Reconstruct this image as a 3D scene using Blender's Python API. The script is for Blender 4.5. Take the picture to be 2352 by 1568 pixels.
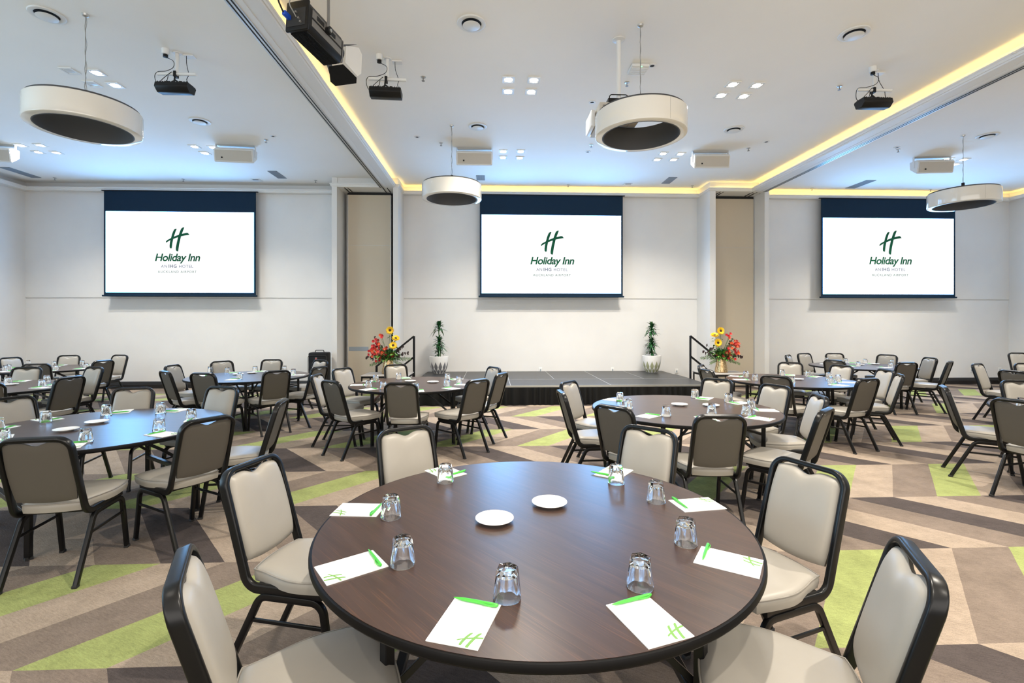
import bpy, bmesh, math, random
from mathutils import Vector, Matrix
random.seed(7)
PI = math.pi
for o in list(bpy.data.objects): bpy.data.objects.remove(o)
S = bpy.context.scene
COL = S.collection
# ------------------------------------------------------------------ camera, world, exposure
F, CX, HV, HC = 1120.0, 1176.0, 742.0, 1.595
YAW = math.radians(2.35)
cam = bpy.data.cameras.new('camera'); co = bpy.data.objects.new('camera', cam); COL.objects.link(co)
co.location = (0, 0, HC); co.rotation_euler = (PI/2, 0, -YAW)
cam.sensor_width = 36.0; cam.lens = 36.0*F/2352.0; cam.shift_y = -(784.0-HV)/2352.0
cam.clip_start = 0.05; cam.clip_end = 100
S.camera = co
w = bpy.data.worlds.new('world'); S.world = w; w.use_nodes = True
bg = w.node_tree.nodes['Background']; bg.inputs[0].default_value = (0.86, 0.93, 1.0, 1); bg.inputs[1].default_value = 0.22
S.view_settings.view_transform = 'Standard'; S.view_settings.look = 'None'
S.view_settings.exposure = 0.58; S.view_settings.gamma = 1.0; S.view_settings.use_curve_mapping = False
SPOT_W = 120.0      # watts of one lit downlight
SCREEN = (1.6, 4.1, 8.0)  # assumed blue screen glow, bright enough to clip to white
COVE = 10.0

def area(name, loc, rot, sx, sy, power, col):
    l = bpy.data.lights.new(name, 'AREA'); l.shape = 'RECTANGLE'; l.size = sx; l.size_y = sy; l.energy = power; l.color = col
    o = bpy.data.objects.new(name, l); COL.objects.link(o); o.location = loc; o.rotation_euler = rot
    return o
# added fill without windows: warm uplight behind the camera, blue wash from left
area('rear_fill', (1.0, -3.6, 2.6), (math.radians(116), 0, 0), 16, 3.6, 360, (1.0, 0.93, 0.85))
area('side_fill', (-11.0, 2.0, 2.6), (PI/2, 0, -PI/2), 6, 3.0, 200, (0.45, 0.75, 1.0))

# ------------------------------------------------------------------ coordinates: (right, depth) of the camera -> room
def W(r, d, z=0.0):
    return Vector((d*math.sin(YAW)+r*math.cos(YAW), d*math.cos(YAW)-r*math.sin(YAW), z))
def floor_at(u, v, z):                       # a point seen at (u, v) that lies at height z
    d = F*(z-HC)/(HV-v); return W((u-CX)/F*d, d, z)
def wall_at(u, v, Y):                        # ... that lies on the plane y = Y
    k = (u-CX)/F; d = Y/(math.cos(YAW)-k*math.sin(YAW)); return W(k*d, d, HC+(HV-v)/F*d)
CEIL = 5.0

# ------------------------------------------------------------------ materials
def mat(name, col, rough=0.5, metal=0.0, **k):
    m = bpy.data.materials.new(name); m.use_nodes = True; n = m.node_tree.nodes; b = n['Principled BSDF']
    b.inputs['Base Color'].default_value = (*col, 1); b.inputs['Roughness'].default_value = rough; b.inputs['Metallic'].default_value = metal
    for q, v in k.items(): b.inputs[q].default_value = v
    return m
def noise_mix(m, c1, c2, scale, stretch=(1, 1, 1), detail=4, lo=0.35, hi=0.65, bump=0.0, rot=(0, 0, 0), coord='Object'):
    t = m.node_tree; n = t.nodes; l = t.links; b = n['Principled BSDF']
    tc = n.new('ShaderNodeTexCoord'); mp = n.new('ShaderNodeMapping'); mp.inputs['Scale'].default_value = stretch; mp.inputs['Rotation'].default_value = rot
    nz = n.new('ShaderNodeTexNoise'); nz.inputs['Scale'].default_value = scale; nz.inputs['Detail'].default_value = detail
    l.new(tc.outputs[coord], mp.inputs[0]); l.new(mp.outputs[0], nz.inputs['Vector'])
    r = n.new('ShaderNodeValToRGB'); r.color_ramp.elements[0].position = lo; r.color_ramp.elements[1].position = hi
    r.color_ramp.elements[0].color = (*c1, 1); r.color_ramp.elements[1].color = (*c2, 1)
    l.new(nz.outputs[0], r.inputs[0]); l.new(r.outputs[0], b.inputs['Base Color'])
    if bump:
        bp = n.new('ShaderNodeBump'); bp.inputs['Strength'].default_value = bump; bp.inputs['Distance'].default_value = 0.002
        l.new(nz.outputs[0], bp.inputs['Height']); l.new(bp.outputs[0], b.inputs['Normal'])
    return m
def emit(name, col, s=1.0):
    m = bpy.data.materials.new(name); m.use_nodes = True; b = m.node_tree.nodes['Principled BSDF']
    b.inputs['Base Color'].default_value = (0.8, 0.8, 0.8, 1); b.inputs['Emission Color'].default_value = (*col, 1); b.inputs['Emission Strength'].default_value = s
    return m
M = {}
M['wall'] = noise_mix(mat('wall_paint', (0.70, 0.69, 0.67), 0.7), (0.74, 0.73, 0.715), (0.77, 0.76, 0.74), 1.5)
M['ceil'] = noise_mix(mat('ceiling_paint', (0.84, 0.83, 0.81), 0.75), (0.90, 0.875, 0.83), (0.92, 0.895, 0.85), 0.8)
M['trim'] = mat('white_trim', (0.78, 0.77, 0.75), 0.5)
M['base'] = mat('black_baseboard', (0.012, 0.011, 0.011), 0.35)
M['beige_panel'] = noise_mix(mat('beige_panel_fabric', (0.62, 0.54, 0.42), 0.8), (0.58, 0.50, 0.385), (0.63, 0.55, 0.43), 300, bump=0.1)
M['alu'] = mat('aluminium', (0.55, 0.55, 0.54), 0.35, 0.8)
M['dark'] = mat('dark_gap', (0.01, 0.01, 0.01), 0.8)
M['navy'] = mat('navy_screen_border', (0.0045, 0.020, 0.042), 0.7, **{'Specular IOR Level': 0.2})
M['screen'] = emit('projected_white', SCREEN, 1.0)
def screen_nodes():      # made-up emission gradient: blue outside, dimmed in the middle so lettering stays readable
    t = M['screen'].node_tree; n = t.nodes; l = t.links; b = n['Principled BSDF']; b.inputs['Base Color'].default_value = (0.05, 0.05, 0.05, 1)
    tc = n.new('ShaderNodeTexCoord'); mp = n.new('ShaderNodeMapping'); mp.inputs['Location'].default_value = (0, 0, -3.33*1.0); mp.inputs['Scale'].default_value = (1.0, 0, 1.0)
    vl = n.new('ShaderNodeVectorMath'); vl.operation = 'LENGTH'; r = n.new('ShaderNodeValToRGB'); e = r.color_ramp.elements
    l.new(tc.outputs['Object'], mp.inputs[0]); l.new(mp.outputs[0], vl.inputs[0]); l.new(vl.outputs['Value'], r.inputs[0])
    e[0].position = 0.72; e[0].color = (0.72, 0.72, 0.74, 1); e[1].position = 1.0; e[1].color = (*SCREEN, 1)
    l.new(r.outputs[0], b.inputs['Emission Color'])
screen_nodes()
M['logo_green'] = mat('logo_green', (0.0, 0.10, 0.04), 0.9)
M['logo_grey'] = mat('logo_grey', (0.12, 0.15, 0.22), 0.9)
M['cove'] = emit('warm_led_strip', (1.0, 0.70, 0.20), COVE)
M['lens_on'] = emit('downlight_glow', (1.0, 0.95, 0.86), 30.0)
M['lens_off'] = mat('downlight_unlit_lens', (0.6, 0.62, 0.64), 0.3)
M['vinyl'] = noise_mix(mat('beige_vinyl', (0.50, 0.45, 0.385), 0.42), (0.345, 0.32, 0.28), (0.37, 0.342, 0.30), 4)
M['vinyl_back'] = mat('shaded_beige_vinyl', (0.105, 0.093, 0.078), 0.55, **{'Specular IOR Level': 0.3})  # darker copy of the beige vinyl, shade on the chair backs painted in
M['vinyl_side'] = mat('beige_vinyl_piping', (0.30, 0.275, 0.24), 0.45)
M['frame'] = mat('black_powder_coat', (0.004, 0.004, 0.0045), 0.30, **{'Specular IOR Level': 0.35})
M['rubber'] = mat('black_rubber', (0.02, 0.02, 0.02), 0.7)
M['edge'] = mat('black_table_edge', (0.004, 0.0035, 0.0035), 0.45, **{'Specular IOR Level': 0.15})
M['glass'] = mat('clear_glass', (1, 1, 1), 0.0, **{'Transmission Weight': 1.0, 'IOR': 1.45})
M['paper'] = mat('white_paper', (0.93, 0.93, 0.92), 0.8)
M['mark'] = mat('light_green_print', (0.17, 0.36, 0.09), 0.8)
M['pen'] = mat('bright_green_plastic', (0.07, 0.48, 0.05), 0.3)
M['plate'] = mat('white_ceramic', (0.92, 0.91, 0.89), 0.25)
M['ring_out'] = mat('gloss_offwhite_shade', (0.80, 0.77, 0.71), 0.12, **{'Coat Weight': 0.6})
M['ring_in'] = mat('dark_grey_liner', (0.055, 0.055, 0.058), 0.6)
M['white_metal'] = mat('white_metal', (0.75, 0.75, 0.74), 0.4)
M['cable'] = mat('grey_cable', (0.28, 0.28, 0.27), 0.5)
M['black'] = mat('black_metal', (0.006, 0.006, 0.0065), 0.45, **{'Specular IOR Level': 0.3})
M['grey_metal'] = mat('grey_metal', (0.22, 0.21, 0.20), 0.45, 0.3)
M['blue'] = mat('blue_plug', (0.01, 0.08, 0.55), 0.4)
M['spk'] = noise_mix(mat('offwhite_speaker', (0.55, 0.51, 0.45), 0.6), (0.48, 0.44, 0.385), (0.56, 0.52, 0.455), 500)
M['stage'] = noise_mix(mat('black_stage_deck', (0.035, 0.035, 0.036), 0.38), (0.020, 0.020, 0.021), (0.032, 0.032, 0.034), 30)
M['seam'] = mat('stage_seam_aluminium', (0.45, 0.45, 0.45), 0.4, 0.5)
M['velvet'] = mat('black_velvet', (0.003, 0.003, 0.0035), 0.7, **{'Sheen Weight': 0.02, 'Specular IOR Level': 0.25})
M['vent'] = mat('grey_vent', (0.30, 0.34, 0.38), 0.5)
M['leaf'] = noise_mix(mat('dark_green_leaf', (0.02, 0.09, 0.03), 0.35), (0.012, 0.06, 0.02), (0.035, 0.15, 0.045), 20)
M['leaf2'] = noise_mix(mat('fresh_green_leaf', (0.10, 0.26, 0.04), 0.5), (0.06, 0.18, 0.03), (0.18, 0.38, 0.06), 20)
M['fern'] = noise_mix(mat('fern_green', (0.12, 0.2, 0.08), 0.6), (0.07, 0.13, 0.05), (0.22, 0.32, 0.13), 20)
M['purple'] = mat('dark_burgundy_leaf', (0.035, 0.014, 0.014), 0.4)
M['red'] = noise_mix(mat('red_petal', (0.6, 0.02, 0.03), 0.5), (0.50, 0.01, 0.03), (0.80, 0.07, 0.06), 15)
M['orange'] = mat('orange_petal', (0.85, 0.14, 0.05), 0.5)
M['yellow'] = noise_mix(mat('yellow_petal', (0.95, 0.60, 0.01), 0.5), (0.90, 0.48, 0.0), (1.0, 0.72, 0.02), 25)
M['seed'] = mat('brown_seed_head', (0.06, 0.02, 0.008), 0.8)
M['stem'] = mat('green_stem', (0.07, 0.16, 0.03), 0.6)
M['soil'] = mat('dark_soil', (0.03, 0.02, 0.015), 0.9)
M['bag'] = mat('black_nylon', (0.005, 0.005, 0.006), 0.6, **{'Specular IOR Level': 0.25})
M['patch'] = mat('red_patch', (0.5, 0.03, 0.02), 0.5)
M['greytop'] = mat('grey_laminate', (0.40, 0.37, 0.34), 0.5)
M['socket'] = mat('white_plastic', (0.8, 0.8, 0.78), 0.4)
M['green_led'] = emit('green_indicator', (0.1, 1.0, 0.3), 1.5)
gold = mat('gold_hammered_metal', (0.72, 0.50, 0.25), 0.3, 0.85)
noise_mix(gold, (0.45, 0.29, 0.13), (0.85, 0.63, 0.35), 38, detail=2, lo=0.4, hi=0.6, bump=1.0); M['gold'] = gold
wood = mat('dark_walnut_laminate', (0.06, 0.03, 0.02), 0.30, **{'Specular IOR Level': 0.6})
def wood_nodes():
    t = wood.node_tree; n = t.nodes; l = t.links; b = n['Principled BSDF']
    tc = n.new('ShaderNodeTexCoord'); mp = n.new('ShaderNodeMapping'); mp.vector_type = 'TEXTURE'; mp.inputs['Rotation'].default_value = (0, 0, math.radians(-50))
    mp.inputs['Scale'].default_value = (1, 1/14, 1)
    l.new(tc.outputs['Object'], mp.inputs[0])
    a = n.new('ShaderNodeTexNoise'); a.inputs['Scale'].default_value = 2.2; a.inputs['Detail'].default_value = 6; a.inputs['Distortion'].default_value = 0.6
    l.new(mp.outputs[0], a.inputs['Vector'])
    mp2 = n.new('ShaderNodeMapping'); mp2.vector_type = 'TEXTURE'; mp2.inputs['Rotation'].default_value = (0, 0, math.radians(-50)); mp2.inputs['Scale'].default_value = (1/3, 1/130, 1)
    l.new(tc.outputs['Object'], mp2.inputs[0])
    c = n.new('ShaderNodeTexNoise'); c.inputs['Scale'].default_value = 1.6; c.inputs['Detail'].default_value = 3
    l.new(mp2.outputs[0], c.inputs['Vector'])
    r1 = n.new('ShaderNodeValToRGB'); e = r1.color_ramp.elements
    e[0].position = 0.3; e[0].color = (0.038, 0.021, 0.016, 1); e[1].position = 0.7; e[1].color = (0.062, 0.034, 0.025, 1)
    r2 = n.new('ShaderNodeValToRGB'); e = r2.color_ramp.elements
    e[0].position = 0.56; e[0].color = (0, 0, 0, 1); e[1].position = 0.68; e[1].color = (0.6, 0.6, 0.6, 1)
    mx = n.new('ShaderNodeMixRGB'); mx.inputs[2].default_value = (0.115, 0.052, 0.030, 1)
    l.new(a.outputs[0], r1.inputs[0]); l.new(c.outputs[0], r2.inputs[0]); l.new(r2.outputs[0], mx.inputs[0]); l.new(r1.outputs[0], mx.inputs[1])
    l.new(mx.outputs[0], b.inputs['Base Color'])
wood_nodes(); M['wood'] = wood

def carpet_material():
    m = mat('patterned_carpet', (0.3, 0.25, 0.2), 0.95, **{'Specular IOR Level': 0.1}); t = m.node_tree; n = t.nodes; l = t.links; b = n['Principled BSDF']
    def ma(op, a, c=None, d=None):
        q = n.new('ShaderNodeMath'); q.operation = op
        for i, v in enumerate((a, c, d)):
            if v is None: continue
            if isinstance(v, (int, float)): q.inputs[i].default_value = v
            else: l.new(v, q.inputs[i])
        return q.outputs[0]
    tc = n.new('ShaderNodeTexCoord'); sp = n.new('ShaderNodeSeparateXYZ'); l.new(tc.outputs['Object'], sp.inputs[0])
    X, Y = sp.outputs[0], sp.outputs[1]
    wd = 0.42
    wob = n.new('ShaderNodeTexNoise'); wob.inputs['Scale'].default_value = 3; l.new(tc.outputs['Object'], wob.inputs['Vector'])
    X = ma('ADD', X, ma('MULTIPLY', ma('SUBTRACT', wob.outputs[0], 0.5), 0.012))
    yy = ma('SUBTRACT', Y, 0.33); j = ma('FLOOR', yy); fr = ma('SUBTRACT', yy, j)
    odd = ma('FLOORED_MODULO', j, 2.0)
    sgn = ma('SUBTRACT', 1.0, ma('MULTIPLY', odd, 2.0))
    xs = ma('SUBTRACT', ma('SUBTRACT', X, 3.26), ma('MULTIPLY', ma('MULTIPLY', fr, sgn), 2*wd))
    k = ma('FLOOR', ma('ADD', ma('DIVIDE', xs, wd), 8.0))
    md = ma('FLOORED_MODULO', k, 3.0)
    is1 = ma('COMPARE', md, 1.0, 0.1); is2 = ma('COMPARE', md, 2.0, 0.1)
    def mix(f, c1, c2):
        q = n.new('ShaderNodeMixRGB'); l.new(f, q.inputs[0])
        for i, c in ((1, c1), (2, c2)):
            if isinstance(c, tuple): q.inputs[i].default_value = (*c, 1)
            else: l.new(c, q.inputs[i])
        return q.outputs[0]
    gd = mix(odd, (0.335, 0.375, 0.140), (0.092, 0.075, 0.070))
    bt = mix(is2, (0.235, 0.185, 0.150), (0.395, 0.315, 0.245))
    c = mix(is1, bt, gd)
    # ribs of the loop pile, woven a little out of line with the stripes, and soft soiling
    mp = n.new('ShaderNodeMapping'); mp.vector_type = 'TEXTURE'; mp.inputs['Rotation'].default_value = (0, 0, math.radians(-28)); mp.inputs['Scale'].default_value = (1/22, 1/115, 1)
    l.new(tc.outputs['Object'], mp.inputs[0])
    rb = n.new('ShaderNodeTexNoise'); rb.inputs['Scale'].default_value = 1.0; rb.inputs['Detail'].default_value = 3; l.new(mp.outputs[0], rb.inputs['Vector'])
    so = n.new('ShaderNodeTexNoise'); so.inputs['Scale'].default_value = 5.0; so.inputs['Detail'].default_value = 5; so.inputs['Roughness'].default_value = 0.7; l.new(tc.outputs['Object'], so.inputs['Vector'])
    fi = n.new('ShaderNodeTexNoise'); fi.inputs['Scale'].default_value = 160.0; fi.inputs['Detail'].default_value = 2; l.new(tc.outputs['Object'], fi.inputs['Vector'])
    f = ma('ADD', ma('ADD', ma('MULTIPLY', rb.outputs[0], 0.65), ma('MULTIPLY', so.outputs[0], 0.75)), ma('MULTIPLY', fi.outputs[0], 0.6))
    f = ma('MULTIPLY', f, 0.84)
    sc = n.new('ShaderNodeVectorMath'); sc.operation = 'SCALE'; l.new(c, sc.inputs[0]); l.new(f, sc.inputs['Scale'])
    l.new(sc.outputs[0], b.inputs['Base Color'])
    bp = n.new('ShaderNodeBump'); bp.inputs['Strength'].default_value = 0.5; bp.inputs['Distance'].default_value = 0.004
    l.new(ma('ADD', rb.outputs[0], fi.outputs[0]), bp.inputs['Height']); l.new(bp.outputs[0], b.inputs['Normal'])
    return m
M['carpet'] = carpet_material()

def pot_material(name, dia):
    m = mat(name, (0.8, 0.8, 0.78), 0.5); t = m.node_tree; n = t.nodes; l = t.links; b = n['Principled BSDF']
    def ma(op, a, c=None):
        q = n.new('ShaderNodeMath'); q.operation = op
        for i, v in enumerate((a, c)):
            if v is None: continue
            if isinstance(v, (int, float)): q.inputs[i].default_value = v
            else: l.new(v, q.inputs[i])
        return q.outputs[0]
    tc = n.new('ShaderNodeTexCoord'); sp = n.new('ShaderNodeSeparateXYZ'); l.new(tc.outputs['Object'], sp.inputs[0])
    an = ma('MULTIPLY', ma('DIVIDE', ma('ARCTAN2', sp.outputs[1], sp.outputs[0]), 2*PI), 12.0)
    def loz(off, zc, hh, ww):
        fr = ma('ABSOLUTE', ma('SUBTRACT', ma('FRACT', ma('ADD', an, off)), 0.5))
        return ma('LESS_THAN', ma('ADD', ma('DIVIDE', fr, ww), ma('DIVIDE', ma('ABSOLUTE', ma('SUBTRACT', sp.outputs[2], zc)), hh)), 1.0)
    s = ma('MAXIMUM', loz(0.0, 0.165, 0.125, 0.42), loz(0.5, 0.05, 0.06, 0.40))
    mx = n.new('ShaderNodeMixRGB'); l.new(s, mx.inputs[0]); mx.inputs[1].default_value = (0.78, 0.77, 0.75, 1); mx.inputs[2].default_value = (*dia, 1)
    l.new(mx.outputs[0], b.inputs['Base Color']); return m

# ------------------------------------------------------------------ mesh helpers
def new_obj(name, bm, m, parent=None, smooth=35, mats=None):
    bmesh.ops.recalc_face_normals(bm, faces=bm.faces)
    me = bpy.data.meshes.new(name); bm.to_mesh(me); bm.free()
    for q in (mats or [m]): me.materials.append(M[q] if isinstance(q, str) else q)
    if smooth:
        me.polygons.foreach_set('use_smooth', [True]*len(me.polygons)); me.set_sharp_from_angle(angle=math.radians(smooth))
    o = bpy.data.objects.new(name, me); COL.objects.link(o)
    if parent: o.parent = parent
    return o
def box(bm, x0, x1, y0, y1, z0, z1, mt=None, bev=0.0):
    vs = [bm.verts.new(p) for p in ((x0, y0, z0), (x1, y0, z0), (x1, y1, z0), (x0, y1, z0), (x0, y0, z1), (x1, y0, z1), (x1, y1, z1), (x0, y1, z1))]
    fs = [bm.faces.new([vs[i] for i in f]) for f in ((0, 3, 2, 1), (4, 5, 6, 7), (0, 1, 5, 4), (1, 2, 6, 5), (2, 3, 7, 6), (3, 0, 4, 7))]
    if bev:
        es = list({e for f in fs for e in f.edges})
        r = bmesh.ops.bevel(bm, geom=es, offset=bev, segments=2, profile=0.5, affect='EDGES')
        vs = list({v for f in r['faces'] for v in f.verts} | {v for v in vs if v.is_valid})
    if mt is not None: bmesh.ops.transform(bm, matrix=mt, verts=vs)
    return vs
def obox(name, m, parent, *a, **k):
    bm = bmesh.new(); box(bm, *a, **k); return new_obj(name, bm, m, parent)
def fillet(pts, rad, seg=6):
    pts = [Vector(p) for p in pts]; out = [pts[0]]
    for i in range(1, len(pts)-1):
        r = rad[i] if isinstance(rad, (list, tuple)) else rad
        a, p, c = pts[i-1], pts[i], pts[i+1]
        d1 = (a-p).normalized(); d2 = (c-p).normalized(); ang = d1.angle(d2)
        if r <= 0 or ang > PI-0.01: out.append(p); continue
        t = r/math.tan(ang/2); cen = p+(d1+d2).normalized()*(r/math.sin(ang/2))
        s, e = p+d1*t-cen, p+d2*t-cen; th = s.angle(e)
        for k in range(seg+1):
            f = k/seg; out.append(cen+(s*math.sin((1-f)*th)+e*math.sin(f*th))/math.sin(th))
    out.append(pts[-1]); return out
def tube(bm, pts, sec, normal=(0, 0, 1), nfun=None, cap=True, closed=False):
    """sec: list of (a, b) offsets along binormal and normal; nfun(i, T) gives a normal per point"""
    pts = [Vector(p) for p in pts]; n = len(pts); rings = []; N = Vector(normal)
    for i, p in enumerate(pts):
        if closed: T = (pts[(i+1) % n]-pts[i-1]).normalized()
        else: T = (pts[min(i+1, n-1)]-pts[max(i-1, 0)]).normalized()
        if nfun:
            q = Vector(nfun(i, T))
            if i and q.dot(N) < 0: q = -q
            N = q
        N = (N-T*N.dot(T))
        if N.length < 1e-5: N = T.orthogonal()
        N.normalize(); B = T.cross(N)
        rings.append([bm.verts.new(p+B*a+N*b) for a, b in sec])
    m = len(sec)
    for i in range(n if closed else n-1):
        A, C = rings[i], rings[(i+1) % n]
        for k in range(m): bm.faces.new((A[k], A[(k+1) % m], C[(k+1) % m], C[k]))
    if cap and not closed: bm.faces.new(rings[0]); bm.faces.new(list(reversed(rings[-1])))
def circ(r, n=10): return [(r*math.cos(2*PI*k/n), r*math.sin(2*PI*k/n)) for k in range(n)]
def rrect(a, b, r, seg=3):
    o = []
    for cx, cy, s in ((a-r, b-r, 0), (-a+r, b-r, 1), (-a+r, -b+r, 2), (a-r, -b+r, 3)):
        for k in range(seg+1): t = (s+k/seg)*PI/2; o.append((cx+r*math.cos(t), cy+r*math.sin(t)))
    return o
def otube(name, m, parent, pts, sec, **k):
    bm = bmesh.new(); tube(bm, pts, sec, **k); return new_obj(name, bm, m, parent)
def lathe(bm, prof, n=32, rf=None, cen=(0, 0, 0)):
    """prof: (radius, z) list; closes on the axis where radius is 0"""
    rings = []
    for i, (r, z) in enumerate(prof):
        if r <= 1e-6: rings.append([bm.verts.new((cen[0], cen[1], cen[2]+z))])
        else:
            rg = []
            for k in range(n):
                a = 2*PI*k/n; rr = r*(rf(i, a) if rf else 1.0)
                rg.append(bm.verts.new((cen[0]+rr*math.cos(a), cen[1]+rr*math.sin(a), cen[2]+z)))
            rings.append(rg)
    for A, C in zip(rings, rings[1:]):
        if len(A) == 1 and len(C) == 1: continue
        for k in range(n):
            k2 = (k+1) % n
            if len(A) == 1: bm.faces.new((A[0], C[k], C[k2]))
            elif len(C) == 1: bm.faces.new((A[k], A[k2], C[0]))
            else: bm.faces.new((A[k], A[k2], C[k2], C[k]))
def olathe(name, m, parent, prof, n=32, rf=None, cen=(0, 0, 0), smooth=35):
    bm = bmesh.new(); lathe(bm, prof, n, rf, cen); return new_obj(name, bm, m, parent, smooth)
def sweep(bm, path, prof, closed=False):
    """mitred sweep in plan: path (x, y); prof (offset to the left of travel, z)"""
    P = [Vector((p[0], p[1])) for p in path]; n = len(P); rings = []
    for i in range(n):
        dirs = []
        if i > 0: dirs.append((P[i]-P[i-1]).normalized())
        if i < n-1: dirs.append((P[i+1]-P[i]).normalized())
        ns = [Vector((-d.y, d.x)) for d in dirs]
        if len(ns) == 2:
            q = (ns[0]+ns[1]); q = q/(q.dot(ns[0]))
        else: q = ns[0]
        rings.append([bm.verts.new((P[i].x+q.x*a, P[i].y+q.y*a, z)) for a, z in prof])
    m = len(prof)
    for A, C in zip(rings, rings[1:]):
        for k in range(m): bm.faces.new((A[k], A[(k+1) % m], C[(k+1) % m], C[k]))
    bm.faces.new(rings[0]); bm.faces.new(list(reversed(rings[-1])))
def tag(o, label=None, cat=None, group=None, kind=None):
    if label: o['label'] = label
    if cat: o['category'] = cat
    if group: o['group'] = group
    if kind: o['kind'] = kind
    return o
def struct(o, label=None, cat=None):
    o['kind'] = 'structure'
    if label: o['label'] = label
    o['category'] = cat or o.name.split('_')[0]
    return o
def empty(name, loc=(0, 0, 0), rz=0.0, label=None, cat=None, group=None):
    o = bpy.data.objects.new(name, None); COL.objects.link(o); o.location = loc; o.rotation_euler = (0, 0, rz); o.empty_display_size = 0.1
    return tag(o, label, cat, group)
def copy_tree(o, parent=None):
    c = o.copy(); COL.objects.link(c)
    if parent: c.parent = parent
    for ch in [q for q in KIDS.get(o.name, [])]: copy_tree(ch, c)
    return c
KIDS = {}
def register(o):
    def rec(p):
        KIDS[p.name] = [q for q in bpy.data.objects if q.parent == p]
        for q in KIDS[p.name]: rec(q)
    rec(o)
def place(proto, used, loc, rz, label, group=None):
    if not used[0]: o = proto; used[0] = True
    else: o = copy_tree(proto)
    o.location = loc; o.rotation_euler = (0, 0, rz); o['label'] = label
    if group: o['group'] = group
    return o

# ================================================================== the room
XL, XR, YB, YF = -11.3, 13.6, 12.3, -4.0
bm = bmesh.new(); box(bm, XL-0.2, XR+0.2, YF, YB+0.2, -0.12, 0); fl = struct(new_obj('floor', bm, 'carpet', smooth=0), 'carpet floor with a chevron pattern of beige, brown and green stripes')
bm = bmesh.new(); box(bm, XL-0.2, XR+0.2, YF, YB+0.2, CEIL, CEIL+0.15); struct(new_obj('ceiling', bm, 'ceil', smooth=0), 'white plaster ceiling')
def walled(name, x0, x1, y0, y1, label):
    bm = bmesh.new(); box(bm, x0, x1, y0, y1, 0, CEIL); return struct(new_obj(name, bm, 'wall', smooth=0), label)
bm = bmesh.new(); box(bm, XL-0.2, XR+0.2, YB, YB+0.2, 0, 2.205); box(bm, XL-0.2, XR+0.2, YB-0.012, YB, 2.225, CEIL); box(bm, XL-0.2, XR+0.2, YB, YB+0.2, 2.2, CEIL)
struct(new_obj('wall_back', bm, 'wall', smooth=0), 'pale grey back wall behind the screens')
walled('wall_left', XL-0.2, XL, YF, YB, 'pale grey wall on the left')
walled('wall_right', XR, XR+0.2, YF, YB, 'pale grey wall on the right')
# pockets of the folding partitions: jambs, head, stacked panels
YP = 11.55
for (a, b, c, d, nm) in ((-3.74, -3.62, -2.32, -2.20, 'left'), (5.25, 5.39, 6.60, 6.71, 'right')):
    bm = bmesh.new(); box(bm, a, b, YP, YB, 0, CEIL); box(bm, c, d, YP, YB, 0, CEIL); box(bm, b, c, YP+0.02, YB, 4.79, CEIL)
    p = struct(new_obj('wall_pocket_'+nm, bm, 'wall', smooth=0), 'white pillar framing the %s folding partition' % nm)
    bm = bmesh.new()
    for sx in ((b+0.14, b+0.16), (b+0.22, b+0.235), (c-0.16, c-0.145), (c-0.26, c-0.245)): box(bm, sx[0], sx[1], YP+0.06, 12.0, 4.776, 4.792)
    new_obj('track_slot', bm, 'dark', p, 0)
for (x0, x1, nm, lab) in ((-3.50, -2.475, 'left', 'beige folding partition panel stacked in the left pillar pocket'), (5.42, 6.58, 'right', 'beige folding partition panel stacked in the right pillar pocket')):
    t = empty('folding_partition', ((x0+x1)/2, 12.02, 0), 0, lab, 'partition')
    hw = (x1-x0)/2
    obox('panel', 'beige_panel', t, -hw, hw, 0, 0.10, 0.03, 4.72)
    obox('edge_strip', 'alu', t, hw-0.004, hw+0.012, -0.004, 0.10, 0.02, 4.72); obox('edge_strip', 'alu', t, -hw-0.012, -hw+0.004, -0.004, 0.10, 0.02, 4.72)
    obox('top_seal', 'dark', t, -hw, hw, 0.01, 0.10, 4.72, 4.775); obox('bottom_seal', 'dark', t, -hw, hw, 0.01, 0.10, 0.0, 0.03)
    obox('joint_line', 'alu', t, -hw, hw, -0.002, 0.02, 3.49, 3.496)
    if nm == 'left': obox('grey_band', 'vent', t, -hw+0.02, -0.02, -0.003, 0.02, 0.92, 1.02)
bm = bmesh.new(); box(bm, -3.545, -3.50, 12.12, 12.28, 0, 4.78); box(bm, -2.475, -2.33, 12.12, 12.28, 0, 4.78); box(bm, 6.585, 6.60, 12.1, 12.28, 0, 4.78); struct(new_obj('trim_1', bm, 'dark', smooth=0), 'black strips painting the shade in the gaps beside the folding partitions', 'trim')  # black strips stand in for the shade inside the pocket gaps
# cornice with the light trough
corn = [(0, 4.78), (0.17, 4.78), (0.175, 4.80), (0.19, 4.80), (0.195, 4.83), (0.205, 4.835), (0.205, 4.86), (0.185, 4.86), (0.185, 4.815), (0, 4.815)]
def cornice(name, path, lab):
    bm = bmesh.new(); sweep(bm, path, corn); return struct(new_obj(name, bm, 'trim', smooth=20), lab, 'trim')
def led(name, path, lab):
    bm = bmesh.new(); sweep(bm, path, [(0.169, 4.816), (0.181, 4.816), (0.181, 4.828), (0.169, 4.828)]); return struct(new_obj(name, bm, 'cove', smooth=0), lab, 'trim')
BL, BR = -2.46, 6.47       # centre-side face of the beams' cores
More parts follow.
